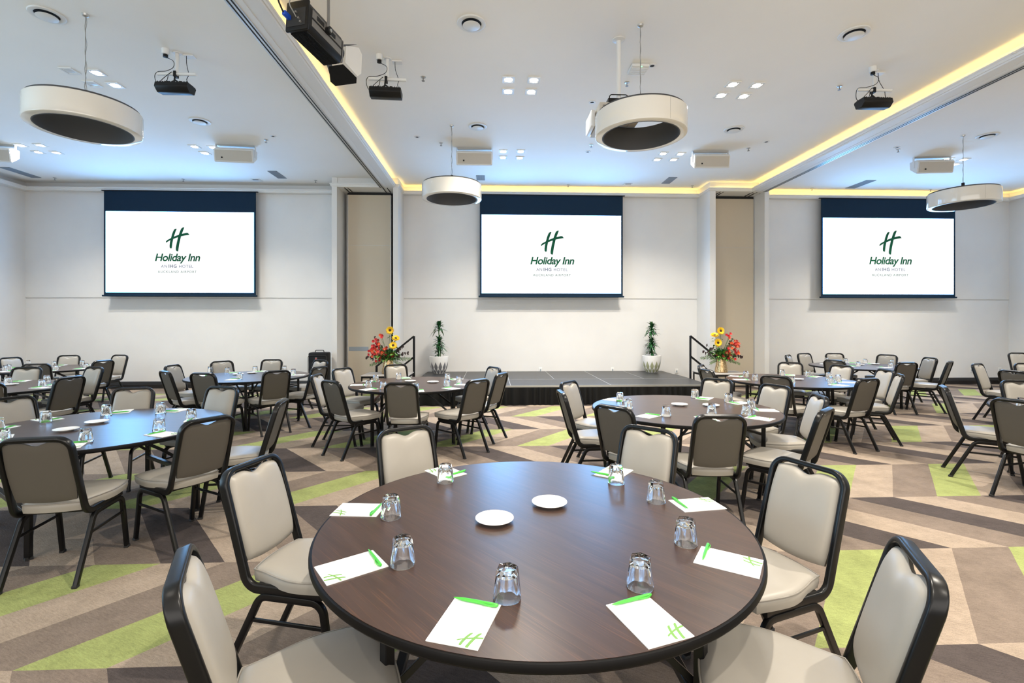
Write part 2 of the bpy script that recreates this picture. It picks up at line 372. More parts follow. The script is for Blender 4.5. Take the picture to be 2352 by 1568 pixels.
# going so that the room is on the left-hand side of travel
YQ = YP+0.165
pc = [(BR, YF), (BR, YQ), (5.415, YQ), (5.415, YB), (-2.365, YB), (-2.365, YQ), (BL, YQ), (BL, YF)]
cornice('trim_2', pc, 'white stepped cornice around the middle bay'); led('trim_3', pc[0:], 'warm yellow cove light around the middle bay')
pl = [(BL-0.16, YQ), (-3.575, YQ), (-3.575, YB), (XL, YB), (XL, YF)]
cornice('trim_4', pl, 'white stepped cornice around the left bay')
pr = [(XR, YF), (XR, YB), (6.545, YB), (6.545, YQ), (BR+0.15, YQ)]
cornice('trim_5', pr, 'white stepped cornice around the right bay'); led('trim_6', [(XR, 9.0), (XR, YB), (6.545, YB), (6.545, YQ)], 'warm yellow cove light of the right bay')
for (x0, x1, nm, s) in ((BL-0.17, BL, 'left', -1), (BR, BR+0.17, 'right', 1)):
    bm = bmesh.new(); box(bm, x0, x1, YF, YP+0.02, 4.775, CEIL)
    b = struct(new_obj('trim_beam_'+nm, bm, 'trim', smooth=0), 'white ceiling beam carrying the %s partition track' % nm, 'beam')
    bm = bmesh.new(); xc = x0+0.045 if s < 0 else x1-0.045
    for k in (-1, 1): box(bm, xc+k*0.022-0.008, xc+k*0.022+0.008, YF, YP, 4.768, 4.776)
    new_obj('track_slot', bm, 'dark', b, 0)
    bm = bmesh.new(); box(bm, xc-0.05, xc+0.05, YF, YP, 4.770, 4.7755); new_obj('track', bm, 'alu', b, 0)
# black stepped baseboards
bp = [(0, 0), (0.035, 0), (0.035, 0.10), (0.026, 0.115), (0.022, 0.15), (0.012, 0.17), (0, 0.17)]
for nm, path in (('back', [(-3.74, YP), (-3.74, YB), (XL, YB)]), ('left', [(XL, YB-0.04), (XL, YF)]), ('right', [(XR, YF), (XR, YB), (6.71, YB), (6.71, YP)])):
    bm = bmesh.new(); sweep(bm, path, bp); struct(new_obj('baseboard_'+nm, bm, 'base', smooth=20), 'black stepped baseboard')

# ================================================================== screens
def px(c, o=(1180, 510), s=11.2): return (o[0]+c[0]/s, o[1]+c[1]/s)
HST = [[(880, 310), (905, 265), (940, 247), (970, 252), (940, 320), (900, 440), (880, 520), (860, 620), (845, 750), (820, 758), (790, 735), (788, 680), (800, 580), (825, 490), (850, 390)],
       [(1160, 212), (1120, 212), (1080, 245), (1055, 300), (1020, 400), (1000, 470), (970, 600), (945, 740), (945, 800), (975, 830), (1005, 828), (1010, 790), (1030, 650), (1075, 450), (1100, 370), (1130, 290)],
       [(697, 605), (697, 580), (725, 545), (825, 488), (900, 450), (1020, 402), (1100, 378), (1210, 352), (1250, 355), (1287, 403), (1180, 420), (1080, 443), (1000, 468), (880, 513), (800, 548), (715, 603)]]
def hmark(bm, f):
    """f maps a logo point (right, up) in units of the mark's height (centre 0) and a layer to 3-D"""
    for i, st in enumerate(HST):
        bm.faces.new([bm.verts.new(f((x-992)/620.0, (520-y)/620.0, i)) for x, y in st])
def text_mesh(s, size, shear=0.0, off=0.0, space=1.0):
    c = bpy.data.curves.new('t', 'FONT'); c.body = s; c.size = size; c.shear = shear; c.offset = off; c.space_character = space
    c.align_x = 'CENTER'; c.align_y = 'BOTTOM_BASELINE'; c.fill_mode = 'FRONT' if hasattr(c, 'fill_mode') else 'FRONT'
    o = bpy.data.objects.new('t', c); COL.objects.link(o); dg = bpy.context.evaluated_depsgraph_get(); dg.update()
    me = bpy.data.meshes.new_from_object(o.evaluated_get(dg)); bpy.data.objects.remove(o); return me
def text_obj(name, s, width, cx, z, m, parent, **k):
    """flat text centred on cx, baseline z, fitted to a width, facing -y"""
    me = text_mesh(s, 0.1, **k); xs = [v.co.x for v in me.vertices]; sc = width/(max(xs)-min(xs)); mid = (max(xs)+min(xs))/2
    vs = k.get('vs', 1)
    for v in me.vertices: v.co = Vector((cx+(v.co.x-mid)*sc, 0, z+v.co.y*sc))
    me.materials.clear(); me.materials.append(M[m])
    o = bpy.data.objects.new(name, me); COL.objects.link(o); o.parent = parent; return o
YS = 12.06
for (x0, x1, lu, d, lab) in ((-9.28, -5.72, 408.5, 11.75, 'lowered navy-edged projection screen with hotel logo, on the left bay wall'),
                             (-0.30, 3.265, 1268.7, 12.12, 'lowered navy-edged projection screen with hotel logo, above the stage'),
                             (8.36, 11.90, 2045.0, 12.45, 'lowered navy-edged projection screen with hotel logo, on the right bay wall')):
    xc = (x0+x1)/2; hw = (x1-x0)/2
    t = empty('projection_screen', (xc, YS, 0), 0, lab, 'screen', 'projection screens on the back wall')
    obox('screen_fabric', 'navy', t, -hw, hw, 0.0, 0.012, 2.27, 4.785)
    obox('display', 'screen', t, -hw+0.045, hw-0.045, -0.004, 0.001, 2.335, 4.275)
    obox('bottom_bar', 'navy', t, -hw-0.03, hw+0.03, -0.03, 0.03, 2.235, 2.275, bev=0.008)
    obox('hanging_slot', 'dark', t, -hw-0.05, hw+0.05, -0.02, 0.03, 4.765, 4.779)
    lv = {408.5: 549.5}.get(lu, 557.0)
    pc_ = wall_at(lu, lv, YS); k = d/1120.0
    cx = pc_.x-xc; cz = pc_.z
    bm = bmesh.new(); hmark(bm, lambda a, b, i: (cx+a*55.4*k, -0.006-0.0006*i, cz+b*55.4*k)); new_obj('logo_mark', bm, 'logo_green', t, 0)
    for nm, s, wd, dx, dy, m, kw in (('logo_lettering', 'Holiday Inn', 101, 0.0, 49.6, 'logo_green', dict(shear=0.22, off=0.0022, space=0.93)),
                                 ('logo_lettering', 'AN', 13.5, -30.3, 65.2, 'logo_grey', dict(space=1.1)), ('logo_lettering', 'IHG', 18.0, -11.2, 65.2, 'logo_grey', dict(off=0.002, space=1.1)),
                                 ('logo_lettering', 'HOTEL', 32.0, 19.0, 65.2, 'logo_grey', dict(space=1.15)), ('logo_lettering', 'AUCKLAND AIRPORT', 86.5, -1.0, 77.0, 'logo_green', dict(space=1.25))):
        o = text_obj(nm, s, wd*k, cx+dx*k, cz-dy*k, m, t, **kw); o.location = (0, -0.008, 0)

# ================================================================== stage, steps, rails
t = empty('stage', (1.36, 10.9, 0), 0, 'low black stage with pleated black skirt under the middle screen', 'stage')
obox('deck', 'stage', t, -2.97, 2.97, -1.4, 1.4, 0.33, 0.38)
bm = bmesh.new()

for x in (-1.0+0.0, 0.98): box(bm, x-0.006, x+0.006, -1.4, 1.4, 0.380, 0.3815)
for x in (-0.01, 1.97, -1.99): box(bm, x-0.005, x+0.005, -0.35, 1.4, 0.380, 0.3812)
box(bm, -2.97, 2.97, -0.356, -0.344, 0.380, 0.3812)
new_obj('panel_seam', bm, 'seam', t, 0)
obox('edge_rail', 'alu', t, -2.98, 2.98, -1.412, -1.40, 0.345, 0.382)
bm = bmesh.new(); n = 420; top = []; bot = []
pathp = [(-2.96, 1.35), (-2.96, -1.42), (2.96, -1.42), (2.96, 1.35)]
pts = []
for (ax, ay), (bx, by), m_ in ((pathp[0], pathp[1], 110), (pathp[1], pathp[2], 330), (pathp[2], pathp[3], 110)):
    for i in range(m_):
        f = i/m_; pts.append((ax+(bx-ax)*f, ay+(by-ay)*f))
ph = 0
for i, (x, y) in enumerate(pts):
    ph += 0.75+0.35*math.sin(i*0.13)+random.uniform(-0.15, 0.15); a = 0.012*math.sin(ph)
    nx, ny = (-1, 0) if i < 110 else ((0, -1) if i < 440 else (1, 0))
    k = 2.4
    top.append(bm.verts.new((x+nx*(0.004+a*0.5), y+ny*(0.004+a*0.5), 0.345))); bot.append(bm.verts.new((x+nx*(0.02+a*k), y+ny*(0.02+a*k), 0.004)))
for i in range(len(pts)-1): bm.faces.new((top[i], top[i+1], bot[i+1], bot[i]))
new_obj('skirt', bm, 'velvet', t, 60)
t = empty('stage_step', (4.70, 11.62, 0), 0, 'low black step at the right end of the stage', 'step')
obox('tread', 'stage', t, -0.345, -0.045, -0.6, 0.6, 0.27, 0.30); obox('support', 'black', t, -0.33, -0.06, -0.55, 0.55, 0, 0.27)
for (x, s, lab) in ((-1.79, -1, 'black sloping handrail behind the left flower arrangement'), (4.66, 1, 'black sloping handrail behind the right flower arrangement')):
    t = empty('handrail', (x, 11.28, 0), 0, lab, 'handrail', 'stage handrails'); q = rrect(0.02, 0.02, 0.003, 1)
    otube('post', 'black', t, [(0, 0, 0), (0, 0, 1.30)], q); otube('post', 'black', t, [(s*0.85, 0, 0), (s*0.85, 0, 0.62)], q)
    otube('rail', 'black', t, [(0, 0, 1.295), (s*0.86, 0, 0.60)], q); otube('rail', 'black', t, [(0, 0, 0.82), (s*0.85, 0, 0.14)], q)
for (x, lab) in ((-2.27, 'low grey side table under the left flower vase'), (5.16, 'low grey side table under the right flower vase')):
    t = empty('side_table', (x, 10.78, 0), 0, lab, 'table', 'low side tables by the stage')
    obox('tabletop', 'greytop', t, -0.50, 0.50, -0.38, 0.38, 0.468, 0.49, bev=0.004)
    bm = bmesh.new()
    for a in ((-0.49, 0.49, -0.37, -0.345), (-0.49, 0.49, 0.345, 0.37), (-0.49, -0.465, -0.37, 0.37), (0.465, 0.49, -0.37, 0.37)): box(bm, *a, 0.43, 0.468)
    new_obj('frame', bm, 'black', t, 0)
    for sx in (-1, 1):
        for sy in (-1, 1): obox('leg', 'black', t, sx*0.478-0.0125, sx*0.478+0.0125, sy*0.358-0.0125, sy*0.358+0.0125, 0, 0.43)

# ================================================================== plants and flowers
def leaf(bm, base, d, up, L, Wd, droop=0.3, seg=5):
    d = Vector(d).normalized(); side = d.cross(Vector(up)); side = side.normalized() if side.length > 1e-4 else Vector((1, 0, 0))
    nrm = side.cross(d).normalized(); prev = None
    for i in range(seg+1):
        f = i/seg; p = Vector(base)+d*(L*f)+Vector((0, 0, -1))*(droop*L*f*f); wv = Wd*math.sin(PI*min(0.97, f*0.9+0.08))**0.8*0.5
        if i == seg: wv = 0.0008
        cur = [bm.verts.new(p-side*wv+nrm*wv*0.35), bm.verts.new(p), bm.verts.new(p+side*wv+nrm*wv*0.35)]
        if prev:
            bm.faces.new((prev[0], prev[1], cur[1], cur[0])); bm.faces.new((prev[1], prev[2], cur[2], cur[1]))
        prev = cur
def rdir(elev0, elev1):
    a = random.uniform(0, 2*PI); e = math.radians(random.uniform(elev0, elev1)); return Vector((math.cos(a)*math.cos(e), math.sin(a)*math.cos(e), math.sin(e)))
def dracaena(x, y, lab, dia, pm, gap):
    t = empty('potted_plant', (x, y, 0.3825), 0, lab, 'plant', 'potted plants on the stage')
    olathe('pot', pot_material(pm, dia), t, [(0, 0), (0.12, 0), (0.15, 0.03), (0.19, 0.12), (0.215, 0.22), (0.228, 0.33), (0.23, 0.415), (0.218, 0.42), (0.205, 0.41), (0.20, 0.38), (0, 0.375)], 48)
    olathe('soil', 'soil', t, [(0, 0.385), (0.10, 0.388), (0.20, 0.378)], 24)
    bm = bmesh.new(); tube(bm, [(0, 0, 0.36), (0.01, 0.0, 0.7), (-0.005, 0, 1.0), (0, 0, 1.25)], circ(0.012, 7)); tube(bm, [(0.03, 0.02, 0.36), (0.035, 0.02, 0.6)], circ(0.01, 6)); new_obj('stem', bm, 'stem', t)
    for (z0, z1, n, L) in ((0.42, 0.58, 60, 0.18), (0.60, 0.80, 90, 0.22), (gap, 1.17, 90, 0.21)):
        bm = bmesh.new()
        for i in range(n):
            f = random.random()**0.7; z = z0+(z1-z0)*f; d = rdir(10+35*f, 45+42*f); leaf(bm, (d.x*0.01, d.y*0.01, z), d, (0, 0, 1), L*random.uniform(0.8, 1.2)*(1.1-0.25*f), 0.042, random.uniform(0.5, 1.0)*(1.1-0.6*f), 7)
        new_obj('foliage', bm, 'leaf', t, 60)
dracaena(-1.28, 11.85, 'leafy green potted plant in white pot with grey diamonds, left on stage', (0.17, 0.17, 0.18), 'pot_grey_diamonds', 1.0)
dracaena(3.93, 11.87, 'leafy green potted plant in white pot with olive diamonds, right on stage', (0.36, 0.37, 0.22), 'pot_olive_diamonds', 0.92)

def sunflower(parent, c, face, R=0.092):
    f = Vector(face).normalized(); q = f.to_track_quat('Z', 'Y').to_matrix().to_4x4(); mt = Matrix.Translation(c) @ q
    bm = bmesh.new()
    for ring, (n, rr, el) in enumerate(((17, 1.0, 8), (15, 0.86, 24))):
        for k in range(n):
            a = 2*PI*(k+0.5*ring)/n; e = math.radians(el); d = Vector((math.cos(a)*math.cos(e), math.sin(a)*math.cos(e), math.sin(e)))
            leaf(bm, d*R*0.34, d, (0, 0, 1), R*0.7*rr*random.uniform(0.9, 1.1), R*0.30, 0.0, 4)
    bmesh.ops.transform(bm, matrix=mt, verts=bm.verts); o = new_obj('sunflower', bm, 'yellow', parent, 60)
    bm = bmesh.new(); lathe(bm, [(0, 0.012), (R*0.25, 0.016), (R*0.4, 0.008), (R*0.42, -0.004), (0, -0.012)], 16); bmesh.ops.transform(bm, matrix=mt, verts=bm.verts); new_obj('seed_head', bm, 'seed', o)
def arrangement(x, y, mir, suns, lab, vlab):
    z0 = 0.49
    v = olathe('vase', 'gold', None, [(0, 0), (0.125, 0), (0.14, 0.015), (0.138, 0.05), (0.115, 0.18), (0.098, 0.29), (0.10, 0.31), (0.09, 0.31), (0.088, 0.29), (0, 0.26)], 40)
    v.location = (x, y, z0+0.001); tag(v, vlab, 'vase', 'gold vases beside the stage')
    t = empty('flower_arrangement', (x, y, z0+0.27), 0, lab, 'flowers', 'flower arrangements beside the stage')
    B = Vector((0, 0, 0.02))
    bm = bmesh.new(); ends = []
    def st(p):
        tube(bm, [B+Vector((p[0]*0.1, p[1]*0.1, 0)), Vector((p[0]*0.45, p[1]*0.45, p[2]*0.55)), Vector(p)], circ(0.003, 5))
    for c, fc in suns: st(c)
    reds = []
    for (cx, cz, n, sp) in ((0.26, 0.34, 22, 0.10), (0.33, 0.20, 12, 0.07), (0.12, 0.20, 12, 0.09), (0.15, 0.54, 5, 0.04), (0.18, 0.09, 10, 0.09), (-0.03, 0.14, 7, 0.08)):
        for i in range(n): reds.append((mir*(cx+random.gauss(0, sp*0.6)), random.uniform(-0.14, 0.05), cz+random.gauss(0, sp*0.7)))
    for r in reds[::2]: st(r)
    new_obj('stem', bm, 'stem', t)
    for c, fc in suns: sunflower(t, Vector(c), fc)
    for i, r in enumerate(reds):
        bm = bmesh.new(); f = Vector((random.uniform(-.6, .6), -1, random.uniform(-0.2, 0.7))).normalized(); mt = Matrix.Translation(r) @ f.to_track_quat('Z', 'Y').to_matrix().to_4x4()
        n = 6
        for k in range(n):
            a = 2*PI*k/n; d = Vector((math.cos(a), math.sin(a), 0.55)); leaf(bm, (0, 0, 0), d, (0, 0, 1), random.uniform(0.034, 0.052), 0.027, -0.2, 3)
        bmesh.ops.transform(bm, matrix=mt, verts=bm.verts); new_obj('red_blossom' if i % 4 else 'orange_blossom', bm, 'red' if i % 4 else 'orange', t, 60)
    bm = bmesh.new()
    for i in range(260):
        d = rdir(-8, 75); r = random.uniform(0.03, 0.27); leaf(bm, Vector((d.x*r, d.y*r*0.8, 0.02+random.uniform(0, 0.16))), d, (0, 0, 1), random.uniform(0.07, 0.13), 0.042, random.uniform(0.1, 0.5))
    for c, fc in suns:
        for k in range(7): leaf(bm, Vector(c)+Vector((0, 0.02, -0.03-0.03*k)), rdir(-20, 30), (0, 0, 1), 0.08, 0.04, 0.3)
    new_obj('green_foliage', bm, 'leaf2', t, 60)
    bm = bmesh.new()
    for i in range(260):
        d = rdir(-10, 70); r = random.uniform(0.02, 0.25); leaf(bm, Vector((d.x*r, d.y*r*0.8, 0.02+random.uniform(0, 0.22))), d, (0, 0, 1), random.uniform(0.06, 0.12), 0.03, 0.3)
    new_obj('dark_foliage', bm, 'leaf', t, 60)
    def frond(e, m, name, n=20, L=0.05, Wd=0.03):
        bm = bmesh.new(); e = Vector(e); mid = e*0.5+Vector((0, 0, 0.05)); P = [B, B*0.3+mid*0.7, mid*0.35+e*0.65, e]
        tube(bm, P, circ(0.002, 4))
        for k in range(n):
            f = 0.35+0.65*k/n; p = mid*(1-f)*1.0+e*f if f > 0.5 else B*(1-f)+mid*f*1.0
            p = P[1].lerp(e, (f-0.35)/0.65)+Vector((random.gauss(0, .022), random.gauss(0, .02), random.gauss(0, .022)))*(1 if Wd > 0.02 else 0.2)
            for s in (-1, 1):
                dd = (e.normalized()*random.uniform(0.3, 1.0)+Vector((random.uniform(-.3, .3), random.uniform(-.5, .3), 0.75*s)).normalized()); leaf(bm, p, dd, (random.uniform(-.5, .5), 1, random.uniform(-.5, .5)), L*random.uniform(0.7, 1.1)*(1.2-0.6*f), Wd, 0.1, 3)
        new_obj(name, bm, m, t, 60)
    frond((mir*-0.46, -0.06, 0.20), 'purple', 'dark_leaf_branch', 9, 0.06, 0.042); frond((mir*-0.33, 0.0, 0.34), 'purple', 'dark_leaf_branch', 11, 0.055, 0.042)
    frond((mir*0.50, -0.04, 0.10), 'purple', 'dark_leaf_branch', 10, 0.06, 0.045); frond((mir*0.30, 0.02, 0.50), 'purple', 'dark_leaf_branch', 8, 0.055, 0.045)
    frond((mir*-0.50, -0.05, 0.06), 'fern', 'fern_frond', 34, 0.07, 0.008); frond((mir*-0.30, -0.10, -0.06), 'fern', 'fern_frond', 30, 0.07, 0.008); frond((mir*0.38, -0.10, -0.08), 'fern', 'fern_frond', 26, 0.06, 0.012)
    frond((mir*0.25, 0.0, 0.48), 'fern', 'fern_frond', 30, 0.06, 0.008)
arrangement(5.16, 10.78, 1, [((-0.04, -0.05, 0.66), (0.1, -1, 0.25)), ((-0.16, -0.02, 0.56), (-0.2, -0.5, 0.9)), ((-0.135, -0.12, 0.40), (0.05, -1, 0.1))],
            'sunflower and red blossom arrangement in the right gold vase', 'hammered gold vase on the low table right of the stage')
arrangement(-2.27, 10.78, -1, [((0.05, -0.05, 0.68), (0.05, -1, 0.1)), ((0.17, -0.04, 0.50), (0.2, -0.6, 0.75)), ((0.13, -0.12, 0.35), (0.1, -0.8, 0.4))],
            'sunflower and red lily arrangement in the left gold vase', 'hammered gold vase on the low table left of the stage')
# black wheeled case against the left pillar
t = empty('travel_case', (-3.95, 11.36, 0), 0, 'tall black soft wheeled case standing by the left pillar', 'case')
obox('body', 'bag', t, -0.21, 0.21, -0.15, 0.15, 0.04, 0.93, bev=0.035)
obox('front_pocket', 'bag', t, -0.18, 0.18, -0.175, -0.14, 0.08, 0.70, bev=0.015)
otube('zip', 'rubber', t, fillet([(-0.205, -0.155, 0.1), (-0.205, -0.155, 0.86), (0.205, -0.155, 0.86), (0.205, -0.155, 0.1)], 0.04), circ(0.006, 6))
otube('handle', 'black', t, fillet([(-0.10, 0, 0.92), (-0.09, 0, 0.975), (0.09, 0, 0.975), (0.10, 0, 0.92)], 0.02), circ(0.009, 8))
lg = obox('badge', 'grey_metal', t, -0.05, -0.005, -0.158, -0.149, 0.77, 0.82); bm = bmesh.new(); bm.faces.new([bm.verts.new(p) for p in ((-0.045, -0.1595, 0.778), (-0.01, -0.1595, 0.778), (-0.018, -0.1595, 0.80), (-0.0275, -0.1595, 0.814), (-0.037, -0.1595, 0.80))]); new_obj('emblem', bm, 'patch', lg, 0)
for sx in (-1, 1):
    bm = bmesh.new(); tube(bm, [(sx*0.19, 0.10, 0.04), (sx*0.215, 0.10, 0.04)], circ(0.04, 14)); new_obj('wheel', bm, 'rubber', t)

# ================================================================== wall sockets
for (u, v, Y, lab) in ((1241.5, 849, YB, 'white wall socket above the stage, left one'), (1407, 849, YB, 'white wall socket above the stage, right one'), (1554, 852, YB, 'white wall socket beside the right end of the stage'),
                       (2147, 849, YB, 'white wall socket behind the far right chairs, left of three'), (2231, 849.5, YB, 'white wall socket on right bay wall, middle of three'), (2296, 848.5, YB, 'white wall socket on right bay wall, right of three')):
    p = wall_at(u, v, Y); t = empty('wall_socket', (p.x, Y, p.z), 0, lab, 'socket', 'wall sockets')
    obox('plate', 'socket', t, -0.04, 0.04, -0.010, 0.0, -0.06, 0.06, bev=0.002); obox('outlet', 'vent', t, -0.015, 0.015, -0.012, -0.009, -0.03, 0.02)

# ================================================================== ceiling fittings
def cat_(u, v): return floor_at(u, v, CEIL)
pend = [(196, 33, 'white ring pendant lamp at upper left, largest in view'), (1471, 57, 'white ring pendant lamp in front of the ceiling projector'), (1038, 288, 'white ring pendant lamp hanging before the middle screen'), (2212, 311, 'white ring pendant lamp overlapping the right screen')]
def make_pendant():
    t = empty('pendant_lamp', (0, 0, 0), 0, 'x', 'lamp', 'ring pendant lamps'); z0, z1, R, r = -1.275, -1.03, 0.51, 0.42
    olathe('outer_shade', 'ring_out', t, [(r+0.012, z0), (R-0.012, z0), (R-0.003, z0+0.005), (R, z0+0.018), (R, z1-0.005), (R-0.006, z1), (R-0.03, z1), (R-0.03, z0+0.02), (r+0.012, z0+0.02), (r+0.012, z0)], 96)
    olathe('inner_liner', 'ring_in', t, [(r, z0-0.002), (r+0.012, z0-0.002), (r+0.012, z0+0.02), (r+0.012, z1), (r, z1), (r, z0-0.002)], 96)
    olathe('top_rim', 'ring_in', t, [(r, z1), (R-0.02, z1), (R-0.02, z1+0.022), (r, z1+0.022), (r, z1)], 96)
    bm = bmesh.new()
    for a in (0.6, 3.75): 
        x, y = (R+0.0006)*math.cos(a), (R+0.0006)*math.sin(a); tube(bm, [(x, y, z0+0.01), (x, y, z1)], circ(0.0012, 4))
    new_obj('seam', bm, 'cable', t)
    olathe('ceiling_cup', 'alu', t, [(0, 0), (0.035, 0), (0.03, -0.02), (0.012, -0.03), (0, -0.03)], 20)
    bm = bmesh.new()
    tube(bm, [(0.004*math.sin(k*1.1), 0.004*math.cos(k*1.3), -0.02-0.86*k/24) for k in range(25)], circ(0.004, 6))
    tube(bm, [(0.006+0.007*math.sin(k*0.9), 0.003, -0.02-0.86*k/24) for k in range(25)], circ(0.0025, 5))
    new_obj('cable', bm, 'cable', t)
    olathe('cable_clamp', 'black', t, [(0, -0.86), (0.024, -0.86), (0.024, -0.93), (0, -0.93)], 12)
    for k in range(3):
        a = 0.4+2*PI*k/3; otube('suspension_wire', 'cable', t, [(0.01*math.cos(a), 0.01*math.sin(a), -0.92), (0.2*math.cos(a), 0.2*math.sin(a), -0.985), (0.44*math.cos(a), 0.44*math.sin(a), -1.02)], circ(0.002, 5))
    return t
P0 = make_pendant(); register(P0); used = [False]
for i, (u, v, lab) in enumerate(pend): p = cat_(u, v); place(P0, used, (p.x, p.y, CEIL), i*1.3, lab)

def make_diffuser():
    t = empty('air_diffuser', (0, 0, 0), 0, 'x', 'vent', 'round ceiling air diffusers')
    olathe('outer_ring', 'white_metal', t, [(0.112, 0.0), (0.16, 0.0), (0.165, -0.006), (0.158, -0.013), (0.125, -0.018), (0.112, -0.012), (0.112, 0.0)], 48)
    olathe('throat', 'dark', t, [(0, -0.001), (0.113, -0.001), (0.113, -0.008)], 48)
    olathe('disc', 'white_metal', t, [(0, -0.038), (0.092, -0.038), (0.100, -0.034), (0.094, -0.028), (0.03, -0.02), (0.0, -0.01)], 48)
    return t
D0 = make_diffuser(); register(D0); used = [False]
for (u, v, lab) in ((108, 33, 'round white air diffuser at top left, beside the largest ring lamp'), (1083, 53, 'round white air diffuser at top centre of the ceiling'), (1962, 76, 'round white air diffuser near the top right of the middle bay'),
                    (459, 278, 'round white air diffuser above the left bay loudspeaker'), (1097, 290, 'round white air diffuser above the middle loudspeaker'), (1685, 297, 'round white air diffuser above the right-hand loudspeaker'), (2268, 311, 'round white air diffuser beside the far right ring lamp')):
    p = cat_(u, v); place(D0, used, (p.x, p.y, CEIL), 0, lab)

def spot(p, power):
    l = bpy.data.lights.new('downlight_beam', 'SPOT'); l.energy = power; l.color = (1.0, 0.92, 0.80); l.spot_size = math.radians(125); l.spot_blend = 0.9; l.shadow_soft_size = 0.05
    o = bpy.data.objects.new('downlight_beam', l); COL.objects.link(o); o.location = (p[0], p[1], p[2]-0.04); return o
def make_down(on):
    t = empty('downlight', (0, 0, 0), 0, 'x', 'light')
    bm = bmesh.new(); 
    for a in ((-0.085, 0.085, -0.085, -0.062), (-0.085, 0.085, 0.062, 0.085), (-0.085, -0.062, -0.062, 0.062), (0.062, 0.085, -0.062, 0.062)): box(bm, *a, -0.012, 0.0)
    new_obj('frame', bm, 'white_metal', t, 20)
    olathe('reflector', 'white_metal', t, [(0.052, -0.008), (0.088, -0.004), (0.088, 0.0), (0.05, -0.001), (0.052, -0.008)], 32)
    olathe('lens', 'lens_on' if on else 'lens_off', t, [(0, -0.010), (0.045, -0.010), (0.059, -0.007)], 32)
    return t
on0, off0 = make_down(True), make_down(False); register(on0); register(off0); uon, uoff = [False], [False]
clusters = [('the middle bay top-centre', [(1168, 182, 1), (1226, 183, 1), (1167, 209, 1), (1220, 210, 1)]), ('the middle bay, above the middle screen', [(1156, 347, 1), (1196, 347, 1), (1155, 361, 1), (1194, 362, 1)]),
            ('the middle bay, upper right', [(1683, 193, 1), (1738, 195, 1), (1656, 218, 1), (1708, 220, 1)]), ('the middle bay, behind the projector lamp', [(1523, 352, 1), (1563, 353, 1), (1509, 366, 1), (1547, 366, 1)]),
            ('the left bay, behind the largest lamp', [(160, 162, 0), (222, 166, 1), (212, 192, 0), (265, 195, 1)]), ('the far left ceiling', [(47, 333, 1), (93, 333, 1), (88, 349, 1), (130, 350, 1)]),
            ('the left bay beside its loudspeaker', [(447, 336, 1), (490, 338, 1), (471, 351, 1), (515, 353, 1)]), ('the right bay beside its loudspeaker', [(2176, 365, 1), (2213, 366, 1), (2156, 377, 1), (2193, 377, 1)])]
pos4 = ('back left', 'back right', 'front left', 'front right')
pos4 = ('near left', 'near right', 'far left', 'far right')
for nm, c in clusters:
    for (u, v, on), ps in zip(c, pos4):
        p = cat_(u, v); lab = '%s %s square downlight of four in %s' % (ps, 'lit' if on else 'unlit', nm)
        place(on0 if on else off0, uon if on else uoff, (p.x, p.y, CEIL), 0, lab, 'square ceiling downlights')
        if on: spot((p.x, p.y, CEIL), SPOT_W*(1.12 if p.x > -2.6 else (0.3 if p.y < 8 else 0.8)))
# the same grid of downlights goes on above and behind the photographer
for (x, y, k) in ((-8.2, 5.5, 1.8), (0.9, 2.2, 3.6), (4.5, 2.0, 5.0), (-3.4, 1.2, 0.5), (-8.0, 1.5, 0.7), (9.2, 6.0, 3.2), (9.2, 2.0, 3.4), (12.0, 6.0, 3.2), (0.6, -0.8, 2.0), (4.6, -1.5, 3.0)):
    l = spot((x, y, CEIL), SPOT_W*k)

def make_speaker():
    t = empty('loudspeaker', (0, 0, 0), 0, 'x', 'speaker', 'ceiling loudspeakers')
    bm = bmesh.new(); prof = [(-0.03, -0.075), (-0.135, -0.21), (-0.095, -0.345), (0.03, -0.36), (0.16, -0.20), (0.10, -0.075)]
    prof = [(0.10, -0.075), (-0.10, -0.085), (-0.155, -0.13), (-0.115, -0.345), (-0.09, -0.36), (0.09, -0.23)]
    A = [bm.verts.new((-0.345, y, z)) for y, z in prof]; Bv = [bm.verts.new((0.345, y, z)) for y, z in prof]; n = len(prof)
    bm.faces.new(A); bm.faces.new(list(reversed(Bv)))
    for k in range(n): bm.faces.new((A[k], A[(k+1) % n], Bv[(k+1) % n], Bv[k]))
    bmesh.ops.bevel(bm, geom=list(bm.edges), offset=0.008, segments=2, affect='EDGES'); new_obj('cabinet', bm, 'white_metal', t)
    bm = bmesh.new(); bm.faces.new([bm.verts.new(p) for p in ((-0.32, -0.157, -0.145), (0.32, -0.157, -0.145), (0.32, -0.120, -0.335), (-0.32, -0.120, -0.335))]); g = bmesh.ops.extrude_face_region(bm, geom=list(bm.faces)); bmesh.ops.translate(bm, verts=[v for v in g['geom'] if isinstance(v, bmesh.types.BMVert)], vec=(0, -0.006, -0.001)); new_obj('grille', bm, 'spk', t, 0)
    obox('badge', 'black', t, -0.215, -0.19, -0.1475, -0.135, -0.295, -0.27); 
    obox('mounting_rail', 'alu', t, -0.33, 0.33, -0.05, 0.0, -0.035, 0.0); 
    for s in (-1, 1): obox('side_bracket', 'white_metal', t, s*0.352-0.004, s*0.352+0.004, -0.05, 0.0, -0.23, 0.0, bev=0.002)
    return t
s0 = make_speaker(); register(s0); us = [False]
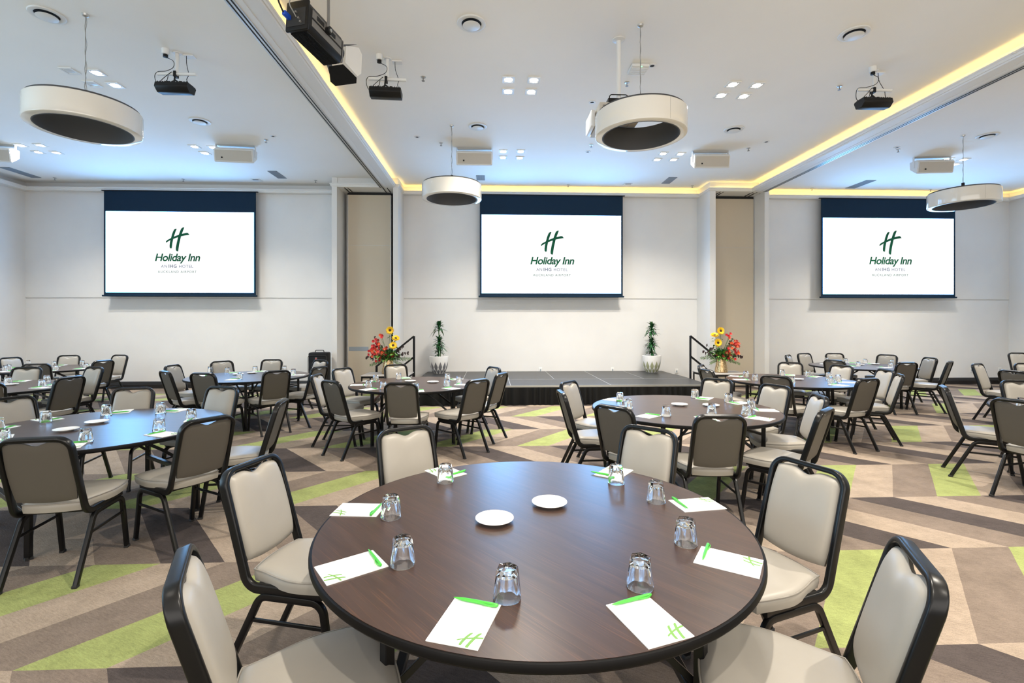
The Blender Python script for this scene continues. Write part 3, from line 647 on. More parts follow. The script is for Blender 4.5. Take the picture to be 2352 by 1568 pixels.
for (u, v, rz, mirr, lab) in ((543, 334, 0.10, 1, 'off-white ceiling loudspeaker in the left bay'), (1090, 341, 0.0, -1, 'off-white ceiling loudspeaker above the stage, left'), (1630, 348, -0.05, 1, 'off-white ceiling loudspeaker above the stage, right'), (2138, 361, -0.12, -1, 'off-white ceiling loudspeaker in the right bay'), (-12, 331, 0.15, 1, 'off-white ceiling loudspeaker cut off at the left edge')):
    p = cat_(u, v); o = place(s0, us, (p.x, p.y, CEIL), rz, lab)

def make_flood():
    t = empty('flood_light', (0, 0, 0), 0, 'x', 'light', 'black flood lights on white ceiling brackets')
    olathe('junction_cup', 'white_metal', t, [(0, 0), (0.05, 0), (0.046, -0.08), (0, -0.085)], 20, cen=(-0.10, -0.10, 0))
    olathe('plug', 'black', t, [(0, -0.08), (0.03, -0.08), (0.032, -0.12), (0, -0.125)], 14, cen=(-0.10, -0.10, 0))
    olathe('ceiling_flange', 'white_metal', t, [(0, 0), (0.06, 0), (0.055, -0.01), (0, -0.012)], 20)
    otube('stem_pipe', 'white_metal', t, [(0, 0, 0), (0, 0, -0.30)], circ(0.026, 16)); otube('cross_pipe', 'white_metal', t, [(-0.27, 0, -0.32), (0.27, 0, -0.32)], circ(0.026, 16))
    obox('data_plate', 'white_metal', t, 0.06, 0.20, 0.03, 0.13, -0.015, 0)
    bm = bmesh.new(); box(bm, -0.035, 0.0, -0.04, 0.04, -0.37, -0.285); tube(bm, [(-0.03, 0, -0.34), (-0.04, 0, -0.42), (-0.12, 0, -0.47)], circ(0.012, 8)); tube(bm, [(-0.04, 0, -0.40), (0.05, 0, -0.47)], circ(0.012, 8))
    tube(bm, [(-0.13, 0, -0.43), (-0.13, 0, -0.50)], circ(0.018, 8)); tube(bm, [(0.05, 0, -0.43), (0.05, 0, -0.50)], circ(0.018, 8)); new_obj('clamp', bm, 'black', t)
    bm = bmesh.new(); prof = [(-0.10, -0.50), (0.10, -0.48), (0.12, -0.53), (0.06, -0.60), (-0.12, -0.62), (-0.14, -0.57)]
    prof = [(-0.11, -0.485), (0.09, -0.485), (0.11, -0.51), (0.07, -0.61), (-0.06, -0.625), (-0.13, -0.56)]
    A = [bm.verts.new((-0.245, y, z)) for y, z in prof]; Bv = [bm.verts.new((0.205, y, z)) for y, z in prof]; n = len(prof)
    bm.faces.new(A); bm.faces.new(list(reversed(Bv)))
    for k in range(n): bm.faces.new((A[k], A[(k+1) % n], Bv[(k+1) % n], Bv[k]))
    bmesh.ops.bevel(bm, geom=list(bm.edges), offset=0.006, segments=1, affect='EDGES'); new_obj('lamp_body', bm, 'black', t)
    bm = bmesh.new()
    for k in range(13): x = -0.22+0.4*k/12; box(bm, x-0.004, x+0.004, -0.09, 0.08, -0.487, -0.468)
    new_obj('cooling_fin', bm, 'black', t, 0)
    for pts in ([(-0.10, -0.10, -0.12), (0.0, -0.09, -0.17), (-0.02, -0.06, -0.25), (-0.14, -0.03, -0.29), (-0.26, -0.02, -0.30), (-0.30, -0.02, -0.37), (-0.28, 0, -0.47), (-0.22, 0, -0.51)],
                [(0.10, 0.05, -0.015), (0.11, 0.04, -0.15), (0.16, 0.0, -0.32), (0.15, -0.03, -0.42), (0.19, -0.02, -0.49)], [(-0.06, -0.03, -0.3), (-0.15, -0.05, -0.40), (-0.20, -0.05, -0.46), (-0.12, -0.05, -0.45), (-0.10, -0.04, -0.36)]):
        c = []
        P = [Vector(q) for q in pts]
        for i in range(len(P)-1):
            a, b, e, g = P[max(i-1, 0)], P[i], P[i+1], P[min(i+2, len(P)-1)]
            for k in range(6): f = k/6; c.append(0.5*((2*b)+(e-a)*f+(2*a-5*b+4*e-g)*f*f+(3*b-a-3*e+g)*f**3))
        c.append(P[-1]); otube('cord', 'black', t, c, circ(0.0045, 6))
    return t
f0 = make_flood(); register(f0); uf = [False]
for (u, v, rz, lab) in ((407, 122, 0.0, 'black flood light on white bracket in the left bay ceiling'), (890, 135, 0.05, 'black flood light on white bracket near the large stage spotlight'), (2008, 162, 0.0, 'black flood light on white bracket by the right beam')):
    p = cat_(u, v); place(f0, uf, (p.x, p.y, CEIL), rz, lab).scale = (0.88, 0.85, 0.83)

# ceiling projector
p = cat_(1421, 91); t = empty('projector', (p.x, p.y, CEIL), 0, 'off-white projector on ceiling pole above a ring lamp', 'projector')
olathe('ceiling_flange', 'white_metal', t, [(0, 0), (0.075, 0), (0.075, -0.008), (0.03, -0.02), (0, -0.02)], 24); otube('pole', 'white_metal', t, [(0, 0, 0), (0, 0, -0.74)], circ(0.028, 18))
obox('mount_plate', 'black', t, -0.14, 0.20, -0.06, 0.34, -0.78, -0.73); obox('body', 'spk', t, -0.25, 0.24, -0.08, 0.50, -0.995, -0.785, bev=0.012)
obox('fan_grille', 'grey_metal', t, -0.21, -0.09, -0.086, -0.075, -0.97, -0.82, bev=0.003); obox('side_cover', 'white_metal', t, -0.31, -0.262, 0.10, 0.45, -0.995, -0.80, bev=0.006)
bm = bmesh.new(); tube(bm, [(0, 0.49, -0.9), (0, 0.57, -0.9)], circ(0.05, 20)); new_obj('lens', bm, 'black', t)
otube('cord', 'black', t, fillet([(-0.12, -0.03, -0.76), (-0.12, -0.04, -0.68), (0.10, -0.04, -0.68), (0.10, -0.03, -0.76)], 0.03), circ(0.006, 6))
# wireless access point
p = cat_(1466, 155); t = empty('wireless_access_point', (p.x, p.y, CEIL), 0, 'white ribbed wireless unit on the ceiling beside the projector pole', 'electronics')
bm = bmesh.new(); box(bm, -0.12, 0.12, -0.12, 0.12, -0.045, 0, bev=0.02)
for k in range(5): box(bm, -0.11, 0.11, -0.08+k*0.042, -0.065+k*0.042, -0.052, -0.044)
new_obj('housing', bm, 'white_metal', t); obox('indicator', 'green_led', t, 0.0, 0.02, -0.115, -0.10, -0.047, -0.044)

# big stage spotlight with barn doors, hung near the left beam
def spot_fixture():
    a, b = W(-2.33*0.84, 4.2, 0), W(-2.245*0.84, 4.72, 0)
    rear = Vector((a.x, a.y, 4.12)); t = empty('stage_spotlight', (0, 0, 0), 0, 'large black stage spotlight with barn doors hanging by the left beam', 'light')
    ax = Vector((0.30, 1.0, -0.08)).normalized(); rt = ax.cross(Vector((0, 0, 1))).normalized(); up = rt.cross(ax)
    c = W((685-CX)/F*4.25, 4.25, 0); c.z = HC+(HV-38)/F*4.25
    mt = Matrix(((rt.x, ax.x, up.x, c.x), (rt.y, ax.y, up.y, c.y), (rt.z, ax.z, up.z, c.z), (0, 0, 0, 1)))
    t.matrix_world = mt
    bm = bmesh.new(); prof = [(-0.085, -0.13), (0.085, -0.13), (0.11, -0.08), (0.11, 0.08), (0.085, 0.13), (-0.085, 0.13), (-0.11, 0.08), (-0.11, -0.08)]
    A = [bm.verts.new((x, 0.0, z)) for x, z in prof]; B_ = [bm.verts.new((x, 0.50, z)) for x, z in prof]
    bm.faces.new(A); bm.faces.new(list(reversed(B_)))
    for k in range(8): bm.faces.new((A[k], A[(k+1) % 8], B_[(k+1) % 8], B_[k]))
    bmesh.ops.bevel(bm, geom=list(bm.edges), offset=0.005, segments=1, affect='EDGES'); new_obj('housing', bm, 'black', t)
    obox('rear_rim', 'black', t, -0.112, 0.112, -0.02, 0.01, -0.135, 0.135, bev=0.012); obox('rear_panel', 'rubber', t, -0.09, 0.09, -0.024, -0.018, -0.10, 0.06)
    obox('side_panel', 'grey_metal', t, 0.109, 0.114, 0.04, 0.47, -0.075, -0.015); obox('side_panel', 'grey_metal', t, 0.109, 0.114, 0.04, 0.47, 0.005, 0.075)
    bm = bmesh.new()
    for k in range(14): x = -0.08+0.16*k/13; box(bm, x-0.002, x+0.002, 0.02, 0.49, -0.138, -0.129)
    new_obj('cooling_fin', bm, 'black', t, 0)
    for y0 in (0.10, 0.27): obox('vent_slot', 'black', t, 0.112, 0.116, y0, y0+0.10, 0.02, 0.06)
    q = obox('power_plug', 'blue', t, -0.085, -0.05, -0.10, -0.02, -0.04, 0.0, bev=0.006)
    otube('cord', 'black', t, fillet([(-0.07, -0.10, -0.02), (-0.08, -0.16, 0.05), (-0.08, -0.10, 0.25), (0.0, 0.1, 0.5)], 0.05), circ(0.007, 8)); otube('cord', 'cable', t, fillet([(0.0, -0.025, -0.02), (-0.02, -0.10, 0.05), (0.02, -0.05, 0.3), (0.05, 0.1, 0.5)], 0.05), circ(0.005, 8))
    for (x, z) in ((0.03, -0.04), (0.05, -0.075), (0.0, 0.02)): otube('connector', 'grey_metal', t, [(x, -0.025, z), (x, -0.04, z)], circ(0.009, 10))
    obox('front_ring', 'grey_metal', t, -0.10, 0.10, 0.50, 0.53, -0.11, 0.11, bev=0.01)
    bm = bmesh.new(); tube(bm, [(0, 0.52, 0), (0, 0.55, 0)], circ(0.095, 28)); new_obj('lens_tube', bm, 'black', t)
    Z = mt.inverted().to_3x3() @ Vector((0, 0, 1)); Z.normalize()
    pv = Vector((0.125, 0.25, 0.02)); bm = bmesh.new(); tube(bm, [pv, pv+Z*0.85], [(-0.018, -0.003), (0.018, -0.003), (0.018, 0.003), (-0.018, 0.003)], normal=(1, 0, 0))
    tube(bm, [Vector((-0.125, 0.25, 0.02)), Vector((-0.125, 0.25, 0.02))+Z*0.85], [(-0.018, -0.003), (0.018, -0.003), (0.018, 0.003), (-0.018, 0.003)], normal=(1, 0, 0)); new_obj('yoke', bm, 'grey_metal', t, 0)
    bm = bmesh.new(); tube(bm, [(0.11, 0.25, 0.02), (0.15, 0.25, 0.02)], circ(0.035, 16)); k_ = new_obj('tilt_knob', bm, 'black', t); bm = bmesh.new(); tube(bm, [(0.149, 0.25, 0.02), (0.156, 0.25, 0.02)], circ(0.016, 12)); new_obj('cap', bm, 'alu', k_)
    def leafdoor(pts, n):
        bm = bmesh.new(); f = bm.faces.new([bm.verts.new(q) for q in pts]); g = bmesh.ops.extrude_face_region(bm, geom=[f]); bmesh.ops.translate(bm, verts=[v for v in g['geom'] if isinstance(v, bmesh.types.BMVert)], vec=n); return bm
    new_obj('barn_door', leafdoor([(-0.08, 0.56, -0.10), (0.08, 0.56, -0.10), (0.15, 0.69, -0.17), (0.12, 0.735, -0.195), (-0.12, 0.735, -0.195), (-0.15, 0.69, -0.17)], (0, 0.001, -0.003)), 'black', t, 0)
    new_obj('barn_door', leafdoor([(0.10, 0.56, -0.085), (0.10, 0.56, 0.085), (0.15, 0.70, 0.15), (0.165, 0.74, 0.10), (0.165, 0.74, -0.10), (0.15, 0.70, -0.15)], (0.003, 0, 0)), 'white_metal', t, 0)  # white colour paints the light on this leaf's inner face
    new_obj('barn_door', leafdoor([(-0.08, 0.56, 0.10), (0.08, 0.56, 0.10), (0.14, 0.68, 0.17), (-0.14, 0.68, 0.17)], (0, 0.001, 0.003)), 'black', t, 0)
    new_obj('barn_door', leafdoor([(-0.10, 0.56, -0.085), (-0.10, 0.56, 0.085), (-0.16, 0.72, 0.13), (-0.16, 0.72, -0.13)], (-0.003, 0, 0)), 'black', t, 0)
spot_fixture()

# small ceiling parts
def make_sprinkler():
    t = empty('sprinkler', (0, 0, 0), 0, 'x', 'sprinkler', 'ceiling sprinklers')
    olathe('escutcheon', 'alu', t, [(0, 0), (0.038, 0), (0.03, -0.01), (0.01, -0.012), (0, -0.012)], 20); bm = bmesh.new(); lathe(bm, [(0.006, -0.01), (0.006, -0.05), (0.022, -0.052), (0.022, -0.055), (0, -0.056)], 12); new_obj('head', bm, 'grey_metal', t); return t
q = make_sprinkler(); register(q); uq = [False]
for (u, v, wh) in ((972, 177, 'beside the flood light of the middle bay'), (1440, 189, 'between projector pole and ring lamp'), (1013, 328, 'left of the middle loudspeaker'), (1358, 332, 'below the projector'), (611, 321, 'right of the left bay loudspeaker'),
                   (1719, 340, 'right of the right-hand loudspeaker'), (126, 408, 'beside the far left vent'), (421, 411, 'above the left screen'), (725, 414, 'near the left pillar top'), (1305, 424, 'above the middle screen'), (1590, 426, 'near the right pillar top'), (1865, 432, 'above the left edge of the right screen'), (2137, 435, 'above the right screen, left of the ring lamp'), (2063, 343, 'left of the right bay loudspeaker'), (1928, 198, 'left of the flood light by the right beam')):
    p = cat_(u, v); place(q, uq, (p.x, p.y, CEIL), 0, 'small metal ceiling sprinkler '+wh)
def make_det():
    t = empty('ceiling_sensor', (0, 0, 0), 0, 'x', 'sensor', 'small round ceiling sensors')
    olathe('rim', 'white_metal', t, [(0.03, 0), (0.055, 0), (0.05, -0.008), (0.03, -0.01), (0.03, 0)], 24); olathe('eye', 'dark', t, [(0, -0.006), (0.031, -0.006)], 20); return t
q = make_det(); register(q); uq = [False]
for (u, v, wh) in ((1498, 150, 'right of the wireless unit'), (958, 314, 'near the middle ring lamp'), (627, 312, 'in the left bay near the beam'), (1760, 325, 'near the right beam'), (1360, 234, 'left of the projector'), (2060, 338, 'in the right bay near its loudspeaker'), (1350, 348, 'below the projector ring lamp'), (263, 333, 'behind the largest ring lamp')):
    p = cat_(u, v); place(q, uq, (p.x, p.y, CEIL), 0, 'small round white ceiling sensor '+wh)
for (u, v, wx, wy, lab) in ((48, 396, 0.22, 0.75, 'long grey ceiling vent grille at the far left'), (637, 401, 0.20, 0.55, 'grey ceiling vent grille above right of the left screen'), (1104, 408, 0.20, 0.36, 'square grey ceiling vent grille beside the middle ring lamp'), (1537, 414, 0.20, 0.50, 'grey ceiling vent grille above right of the middle screen'), (1976, 423, 0.24, 0.70, 'long grey ceiling vent grille above the right screen')):
    p = cat_(u, v); t = empty('ceiling_vent', (p.x, p.y, CEIL), 0, lab, 'vent', 'rectangular ceiling vents')
    bm = bmesh.new()
    for a in ((-wx/2, wx/2, -wy/2, -wy/2+0.015), (-wx/2, wx/2, wy/2-0.015, wy/2), (-wx/2, -wx/2+0.015, -wy/2, wy/2), (wx/2-0.015, wx/2, -wy/2, wy/2)): box(bm, *a, -0.010, 0)
    new_obj('frame', bm, 'vent', t, 0); bm = bmesh.new(); n = 8
    for k in range(n): x = -wx/2+wx*(k+0.5)/n; box(bm, x-0.006, x+0.006, -wy/2, wy/2, -0.008, -0.002)
    new_obj('slats', bm, 'vent', t, 0); obox('backing', 'grey_metal', t, -wx/2, wx/2, -wy/2, wy/2, -0.002, 0)
for (u, v, lab) in ((590, 413, 'small white recessed ceiling plate above right of left screen'), (1441, 423, 'small white recessed ceiling plate above the middle screen')):
    p = cat_(u, v); t = empty('ceiling_plate', (p.x, p.y, CEIL), 0, lab, 'fitting'); obox('plate', 'white_metal', t, -0.10, 0.10, -0.10, 0.10, -0.012, 0, bev=0.003); obox('slot', 'dark', t, -0.07, 0.07, -0.08, -0.04, -0.014, -0.011)
t = empty('detector_pair', (BR-0.21, 5.55, 4.845), 0, 'pair of tiny white sensors on the right beam cornice', 'sensor')
for k in (-1, 1): olathe('sensor_dome', 'white_metal', t, [(0, -0.02), (0.015, -0.015), (0.02, 0), (0, 0.01)], 12, cen=(0, k*0.05, 0))

# ================================================================== round tables
TC = {'T0': (.092, 2.113), 'T1': (1.713, 4.892), 'T2': (4.178, 7.314), 'T3': (6.96, 9.719), 'T4': (-1.357, 6.856), 'T5': (-4.238, 7.871), 'T6': (-3.391, 4.002), 'T7': (-6.886, 6.461), 'T8': (-8.783, 9.183), 'T9': (5.75, 4.62), 'T10': (8.50, 7.05)}
TN = {'T0': 'the large foreground table', 'T1': 'the middle-row table right of centre', 'T2': 'the table before the right flowers', 'T3': 'the far table under the right screen', 'T4': 'the table before the left flowers', 'T5': 'the table under the left screen',
      'T6': 'the blue-glinting table at left front', 'T7': 'the second table at the left edge', 'T8': 'the farthest table at the left edge', 'T9': 'the table cut off at the right edge', 'T10': 'the far table at the right edge'}
TT = 0.745
def make_table():
    t = empty('round_table', (0, 0, 0), 0, 'x', 'table', 'round folding banquet tables'); R = 0.90
    olathe('tabletop', 'wood', t, [(0, TT), (0.4, TT), (R-0.012, TT), (R-0.012, TT-0.026), (0, TT-0.026)], 128)
    olathe('edge_band', 'edge', t, [(R-0.014, TT-0.001), (R-0.004, TT-0.002), (R, TT-0.010), (R, TT-0.022), (R-0.006, TT-0.030), (R-0.06, TT-0.034), (R-0.06, TT-0.027), (R-0.012, TT-0.026)], 128)
    sq = rrect(0.018, 0.018, 0.003, 1)
    for sx in (-1, 1):
        for sy in (-1, 1):
            l = otube('leg', 'frame', t, [(sx*0.52, sy*0.50, TT-0.03), (sx*0.52, sy*0.50, 0.012)], sq); obox('foot_cap', 'rubber', l, sx*0.52-0.021, sx*0.52+0.021, sy*0.50-0.021, sy*0.50+0.021, 0.0, 0.02)
        for z in (0.31, 0.56): otube('crossbar', 'frame', t, [(sx*0.52, -0.50, z), (sx*0.52, 0.50, z)], rrect(0.016, 0.010, 0.002, 1) if z > .5 else sq)
        for sy in (-1, 1): otube('folding_brace', 'frame', t, [(sx*0.52, sy*0.46, 0.36), (sx*0.30, sy*0.40, 0.55), (sx*0.08, sy*0.34, TT-0.04)], rrect(0.012, 0.005, 0.001, 1), normal=(0, 1, 0))
    for sy in (-1, 1): obox('under_rail', 'frame', t, -0.62, 0.62, sy*0.36-0.02, sy*0.36+0.02, TT-0.055, TT-0.026)
    obox('under_plate', 'frame', t, -0.16, 0.16, -0.34, 0.34, TT-0.045, TT-0.026)
    return t
t0 = make_table(); register(t0); ut = [False]
TW = {}
rots = {'T0': 0.0, 'T1': 0.2, 'T2': 0.9, 'T3': -0.47, 'T4': 0.1, 'T5': -0.42, 'T6': 0.94, 'T7': 0.94, 'T8': 0.84, 'T9': -0.2, 'T10': 0.07}
for k, (r, d) in TC.items():
    p = W(r, d); TW[k] = p
    lab = {'T0': 'large dark walnut round table nearest the camera with full place settings', 'T1': 'dark round table in the middle row right of centre', 'T2': 'dark round table standing before the right flower arrangement', 'T3': 'far dark round table under the right screen',
           'T4': 'dark round table standing before the left flower arrangement', 'T5': 'dark round table under the left screen, reflecting blue', 'T6': 'dark round table at left front glinting strongly blue', 'T7': 'dark round table at the left edge, second from the wall', 'T8': 'farthest round table at the left edge, nearest the wall',
           'T9': 'dark round table cut off by the right edge, nearer one', 'T10': 'dark round table at the far right edge, mostly hidden'}[k]
    place(t0, ut, (p.x, p.y, 0), rots[k], lab)

# ================================================================== banquet chairs
P1 = Vector((0, -0.20, 0.413)); P2 = Vector((0, -0.345, 0.908)); UPB = (P2-P1).normalized(); NB = UPB.cross(Vector((1, 0, 0))).normalized()
if NB.y < 0: NB = -NB
HB = (P2-P1).length
def back_pt(x, n, h): return P1+UPB*h+NB*n+Vector((x, 0, 0))
def make_chair():
    t = empty('banquet_chair', (0, 0, 0), 0, 'x', 'chair', 'banquet chairs around the round tables')
    path = fillet([(-0.188, 0.17, 0.413), (-0.188, P1.y, P1.z), (-0.182, P2.y, P2.z), (0.182, P2.y, P2.z), (0.188, P1.y, P1.z), (0.188, 0.17, 0.413)], 0.072, 8)
    X = Vector((1, 0, 0))
    def nf(i, T):
        if abs(T.x) > 0.12: return NB
        return T.cross(X)
    bm = bmesh.new(); tube(bm, path, rrect(0.0125, 0.0215, 0.008, 3), nfun=nf, normal=(0, 0, 1)); new_obj('back_frame', bm, 'frame', t, 50)
    # backrest: upholstered front and flat rear board, wave-cut at the grip
    N1, N2 = 24, 26; h0, h1 = 0.088, HB-0.014; hc = (h0+h1)/2; hh = (h1-h0)/2; wdt = 0.1715; kk = 0.30
    def outline(s, q):
        x = s*math.sqrt(1-kk*q*q/2)/math.sqrt(1-0*kk/2); z = q*math.sqrt(1-kk*s*s/2)
        h = hc+z*hh*1.0; f = max(0.0, (q-0.2)/0.8); h -= 0.030*math.exp(-(x/0.28)**2)*f*f*(3-2*f)
        return x*wdt, h
    bm = bmesh.new(); fr = []
    for i in range(N1+1):
        row = []
        for j in range(N2+1):
            s, q = -1+2*i/N1, -1+2*j/N2; x, h = outline(s, q); b = ((1-s**6)*(1-q**6))**0.5 if abs(s) < 1 and abs(q) < 1 else 0
            row.append(bm.verts.new(back_pt(x, 0.004+0.034*b, h)))
        fr.append(row)
    for i in range(N1):
        for j in range(N2): bm.faces.new((fr[i][j], fr[i+1][j], fr[i+1][j+1], fr[i][j+1]))
    new_obj('backrest', bm, 'vinyl', t, 80)
    bm = bmesh.new(); n1, n2 = 16, 18; g = []
    for i in range(n1+1):
        row = []
        for j in range(n2+1):
            s, q = -1+2*i/n1, -1+2*j/n2; x, h = outline(s, q); b = ((1-s**8)*(1-q**8))**0.5 if abs(s) < 1 and abs(q) < 1 else 0
            row.append((bm.verts.new(back_pt(x, 0.005, h)) if (i in (0, n1) or j in (0, n2)) else None, bm.verts.new(back_pt(x, -0.006-0.006*b, h))))
        g.append(row)
    for i in range(n1):
        for j in range(n2): bm.faces.new((g[i][j][1], g[i][j+1][1], g[i+1][j+1][1], g[i+1][j][1]))
    for i in range(n1):
        for j in (0, n2): bm.faces.new((g[i][j][0], g[i+1][j][0], g[i+1][j][1], g[i][j][1]))
    for j in range(n2):
        for i in (0, n1): bm.faces.new((g[i][j][0], g[i][j+1][0], g[i][j+1][1], g[i][j][1]))
    new_obj('back_panel', bm, 'vinyl_back', t, 60)
    # seat cushion
    def so(s, q, kq=0.34):
        x = s*math.sqrt(1-kq*q*q/2); y = q*math.sqrt(1-kq*s*s/2); Y = 0.020+y*0.232; f = min(1.0, max(0.0, (Y+0.19)/0.26)); wv = 0.172+0.050*f*f*(3-2*f)
        return x*wv, Y
    bm = bmesh.new(); n = 20; G = []
    z_top, z_bot = 0.478, 0.426
    for i in range(n+1):
        row = []
        for j in range(n+1):
            s, q = -1+2*i/n, -1+2*j/n; x, y = so(s, q); b = ((1-s**6)*(1-q**6))**0.5 if abs(s) < 1 and abs(q) < 1 else 0
            row.append(bm.verts.new((x, y, z_top+0.020*b)))
        G.append(row)
    for i in range(n):
        for j in range(n): bm.faces.new((G[i][j], G[i+1][j], G[i+1][j+1], G[i][j+1]))
    ring = [(i, 0) for i in range(n)]+[(n, j) for j in range(n)]+[(n-i, n) for i in range(n)]+[(0, n-j) for j in range(n)]
    lo = []; md = []
    for (i, j) in ring:
        v = G[i][j].co; md.append(bm.verts.new((v.x*1.006, 0.02+(v.y-0.02)*1.006, (z_top+z_bot)/2))); lo.append(bm.verts.new((v.x*0.985, 0.02+(v.y-0.02)*0.985, z_bot)))
    m = len(ring)
    for k in range(m):
        a, b = ring[k], ring[(k+1) % m]
        bm.faces.new((G[a[0]][a[1]], md[k], md[(k+1) % m], G[b[0]][b[1]])); bm.faces.new((md[k], lo[k], lo[(k+1) % m], md[(k+1) % m]))
    bm.faces.new(lo)
    pp = [Vector(G[i][j].co) for i, j in ring]
    seat = new_obj('seat', bm, 'vinyl', t, 60)
    bm = bmesh.new(); tube(bm, [(p.x*1.005, 0.02+(p.y-0.02)*1.005, p.z) for p in pp], circ(0.0035, 6), closed=True); new_obj('piping', bm, 'vinyl_side', seat, 60)
    obox('seat_pan', 'frame', t, -0.178, 0.178, -0.16, 0.20, 0.404, 0.428, bev=0.004)
    sec = rrect(0.0125, 0.0155, 0.0045, 2)
    for sx in (-1, 1):
        x = sx*0.196
        l = otube('leg', 'frame', t, fillet([(x*0.985, 0.02, 0.385), (x*0.985, 0.175, 0.385), (x, 0.232, 0.010)], 0.06, 6), sec, normal=(0, 0, 1), nfun=lambda i, T: T.cross(X)); obox('foot_glide', 'rubber', l, x-0.014, x+0.014, 0.216, 0.250, 0.0, 0.018, bev=0.003)
        l = otube('leg', 'frame', t, fillet([(x*0.985, 0.02, 0.385), (x*0.985, -0.13, 0.385), (x, -0.315, 0.010)], 0.06, 6), sec, normal=(0, 0, 1), nfun=lambda i, T: T.cross(X)); obox('foot_glide', 'rubber', l, x-0.014, x+0.014, -0.334, -0.300, 0.0, 0.018, bev=0.003)
        otube('stretcher', 'frame', t, [(x, 0.192, 0.275), (x, -0.186, 0.275)], rrect(0.006, 0.009, 0.003, 1))
    otube('crossbar', 'frame', t, [(-0.19, 0.12, 0.390), (0.19, 0.12, 0.390)], circ(0.010, 8))
    return t
CH = [('T8', -9.62, 9.6, 102), ('T8', -9.25, 10.02, 157), ('T8', -8.43, 10.1, -172), ('T8', -7.77, 8.96, -77), ('T8', -8.09, 8.44, -26),
      ('T7', -7.38, 7.2, 163), ('T7', -5.93, 6.22, -83), ('T7', -6.58, 7.25, -163), ('T7', -6.17, 5.71, -43), ('T6', -3.88, 4.79, 165),
      ('T6', -4.29, 4.34, 111), ('T6', -3.15, 4.88, -170), ('T6', -2.35, 4.21, -102), ('T6', -2.47, 3.65, -62), ('T6', -2.89, 3.21, -12),
      ('T5', -4.7, 7.16, 36), ('T5', -5.16, 7.9, 89), ('T5', -4.93, 8.53, 127), ('T5', -4.46, 8.79, 175), ('T5', -4.17, 6.98, 8),
      ('T5', -3.6, 7.2, -46), ('T5', -3.32, 7.7, -73), ('T5', -3.69, 8.69, -151), ('T4', -1.74, 7.72, 149), ('T4', -2.27, 7.21, 118),
      ('T4', -2.26, 6.49, 89), ('T4', -1.93, 6.01, 37), ('T4', -1.25, 5.87, 2), ('T4', -0.66, 6.09, -48), ('T4', -0.45, 6.74, -66),
      ('T4', -0.56, 7.36, -123), ('T1', 2.26, 5.72, -133), ('T1', 0.93, 5.47, 126), ('T1', 0.83, 4.89, 85), ('T1', 1.08, 4.22, 48),
      ('T1', 1.55, 3.94, 2), ('T1', 2.24, 4.09, -43), ('T1', 2.58, 4.69, -77), ('T1', 2.59, 5.25, -111), ('T2', 4.65, 8.15, -150),
      ('T2', 5.01, 7.75, -111), ('T2', 5.13, 7.16, -85), ('T2', 4.86, 6.64, -62), ('T2', 4.26, 6.3, -19), ('T2', 3.66, 6.51, 50),
      ('T2', 3.19, 7.19, 83), ('T2', 3.36, 7.75, 123), ('T3', 6.16, 10.22, 133), ('T3', 6.68, 10.68, 164), ('T3', 7.22, 10.68, -170),
      ('T3', 7.8, 10.32, -123), ('T3', 7.92, 9.66, -84), ('T3', 7.59, 8.95, -38), ('T3', 6.83, 8.78, -2), ('T3', 6.22, 9.12, 62),
      ('T9', 4.93, 5.06, 123), ('T9', 4.78, 4.39, 75), ('T9', 5.95, 5.45, -170), ('T10', 7.96, 7.88, 153), ('T10', 7.5, 7.02, 82),
      ('T10', 8.69, 7.96, -169), ('T11', 11.53, 10.84, -172), ('T0', -0.95, 2.33, 102), ('T0', -0.63, 1.53, 62), ('T0', -0.5, 2.89, 145),
      ('T0', 0.67, 2.91, -139), ('T0', 1.12, 2.23, -112), ('T0', 0.87, 1.56, -66)]
c0 = make_chair(); register(c0); uc = [False]
TWN = lambda k: TN[k]
def clock(k, p):
    a = math.degrees(math.atan2(p.x-TW[k].x, p.y-TW[k].y)) % 360; return a
HRS = ['twelve', 'one', 'two', 'three', 'four', 'five', 'six', 'seven', 'eight', 'nine', 'ten', 'eleven']
def hour_labels(items, fmt):
    """items: list of (table, position); gives each a clock place around its table that no other item there shares"""
    out = [None]*len(items)
    for k in {i[0] for i in items}:
        idx = sorted([i for i, it in enumerate(items) if it[0] == k], key=lambda i: clock(k, items[i][1])); taken = set()
        for i in idx:
            a = clock(k, items[i][1])/30.0; best = sorted(range(12), key=lambda h: min(abs(a-h), 12-abs(a-h)))
            h = next(h for h in best if h not in taken); taken.add(h); out[i] = fmt(k, HRS[h])
    return out
cp = []
for (k, r, d, h) in CH:
    q = W(r, d); cp.append((k if k in TW else 'T10', q))
labs = hour_labels([c for c in cp], lambda k, h: h)
for (k, r, d, h), (kk_, q), hr in zip(CH, cp, labs):
    head = math.radians(h)+YAW; fw = Vector((math.sin(head), math.cos(head))); los = Vector((q.x, q.y)).normalized(); dt = fw.dot(los)
    view = 'seen from behind' if dt > 0.3 else ('showing its front' if dt < -0.3 else 'seen edge-on')
    if k == 'T11': lab = 'beige black-framed chair by the back wall at the right edge, farthest one'
    else: lab = 'beige chair %s, %s o\'clock of %s' % (view, hr, TN[k])
    place(c0, uc, (q.x, q.y, 0), -head, lab)

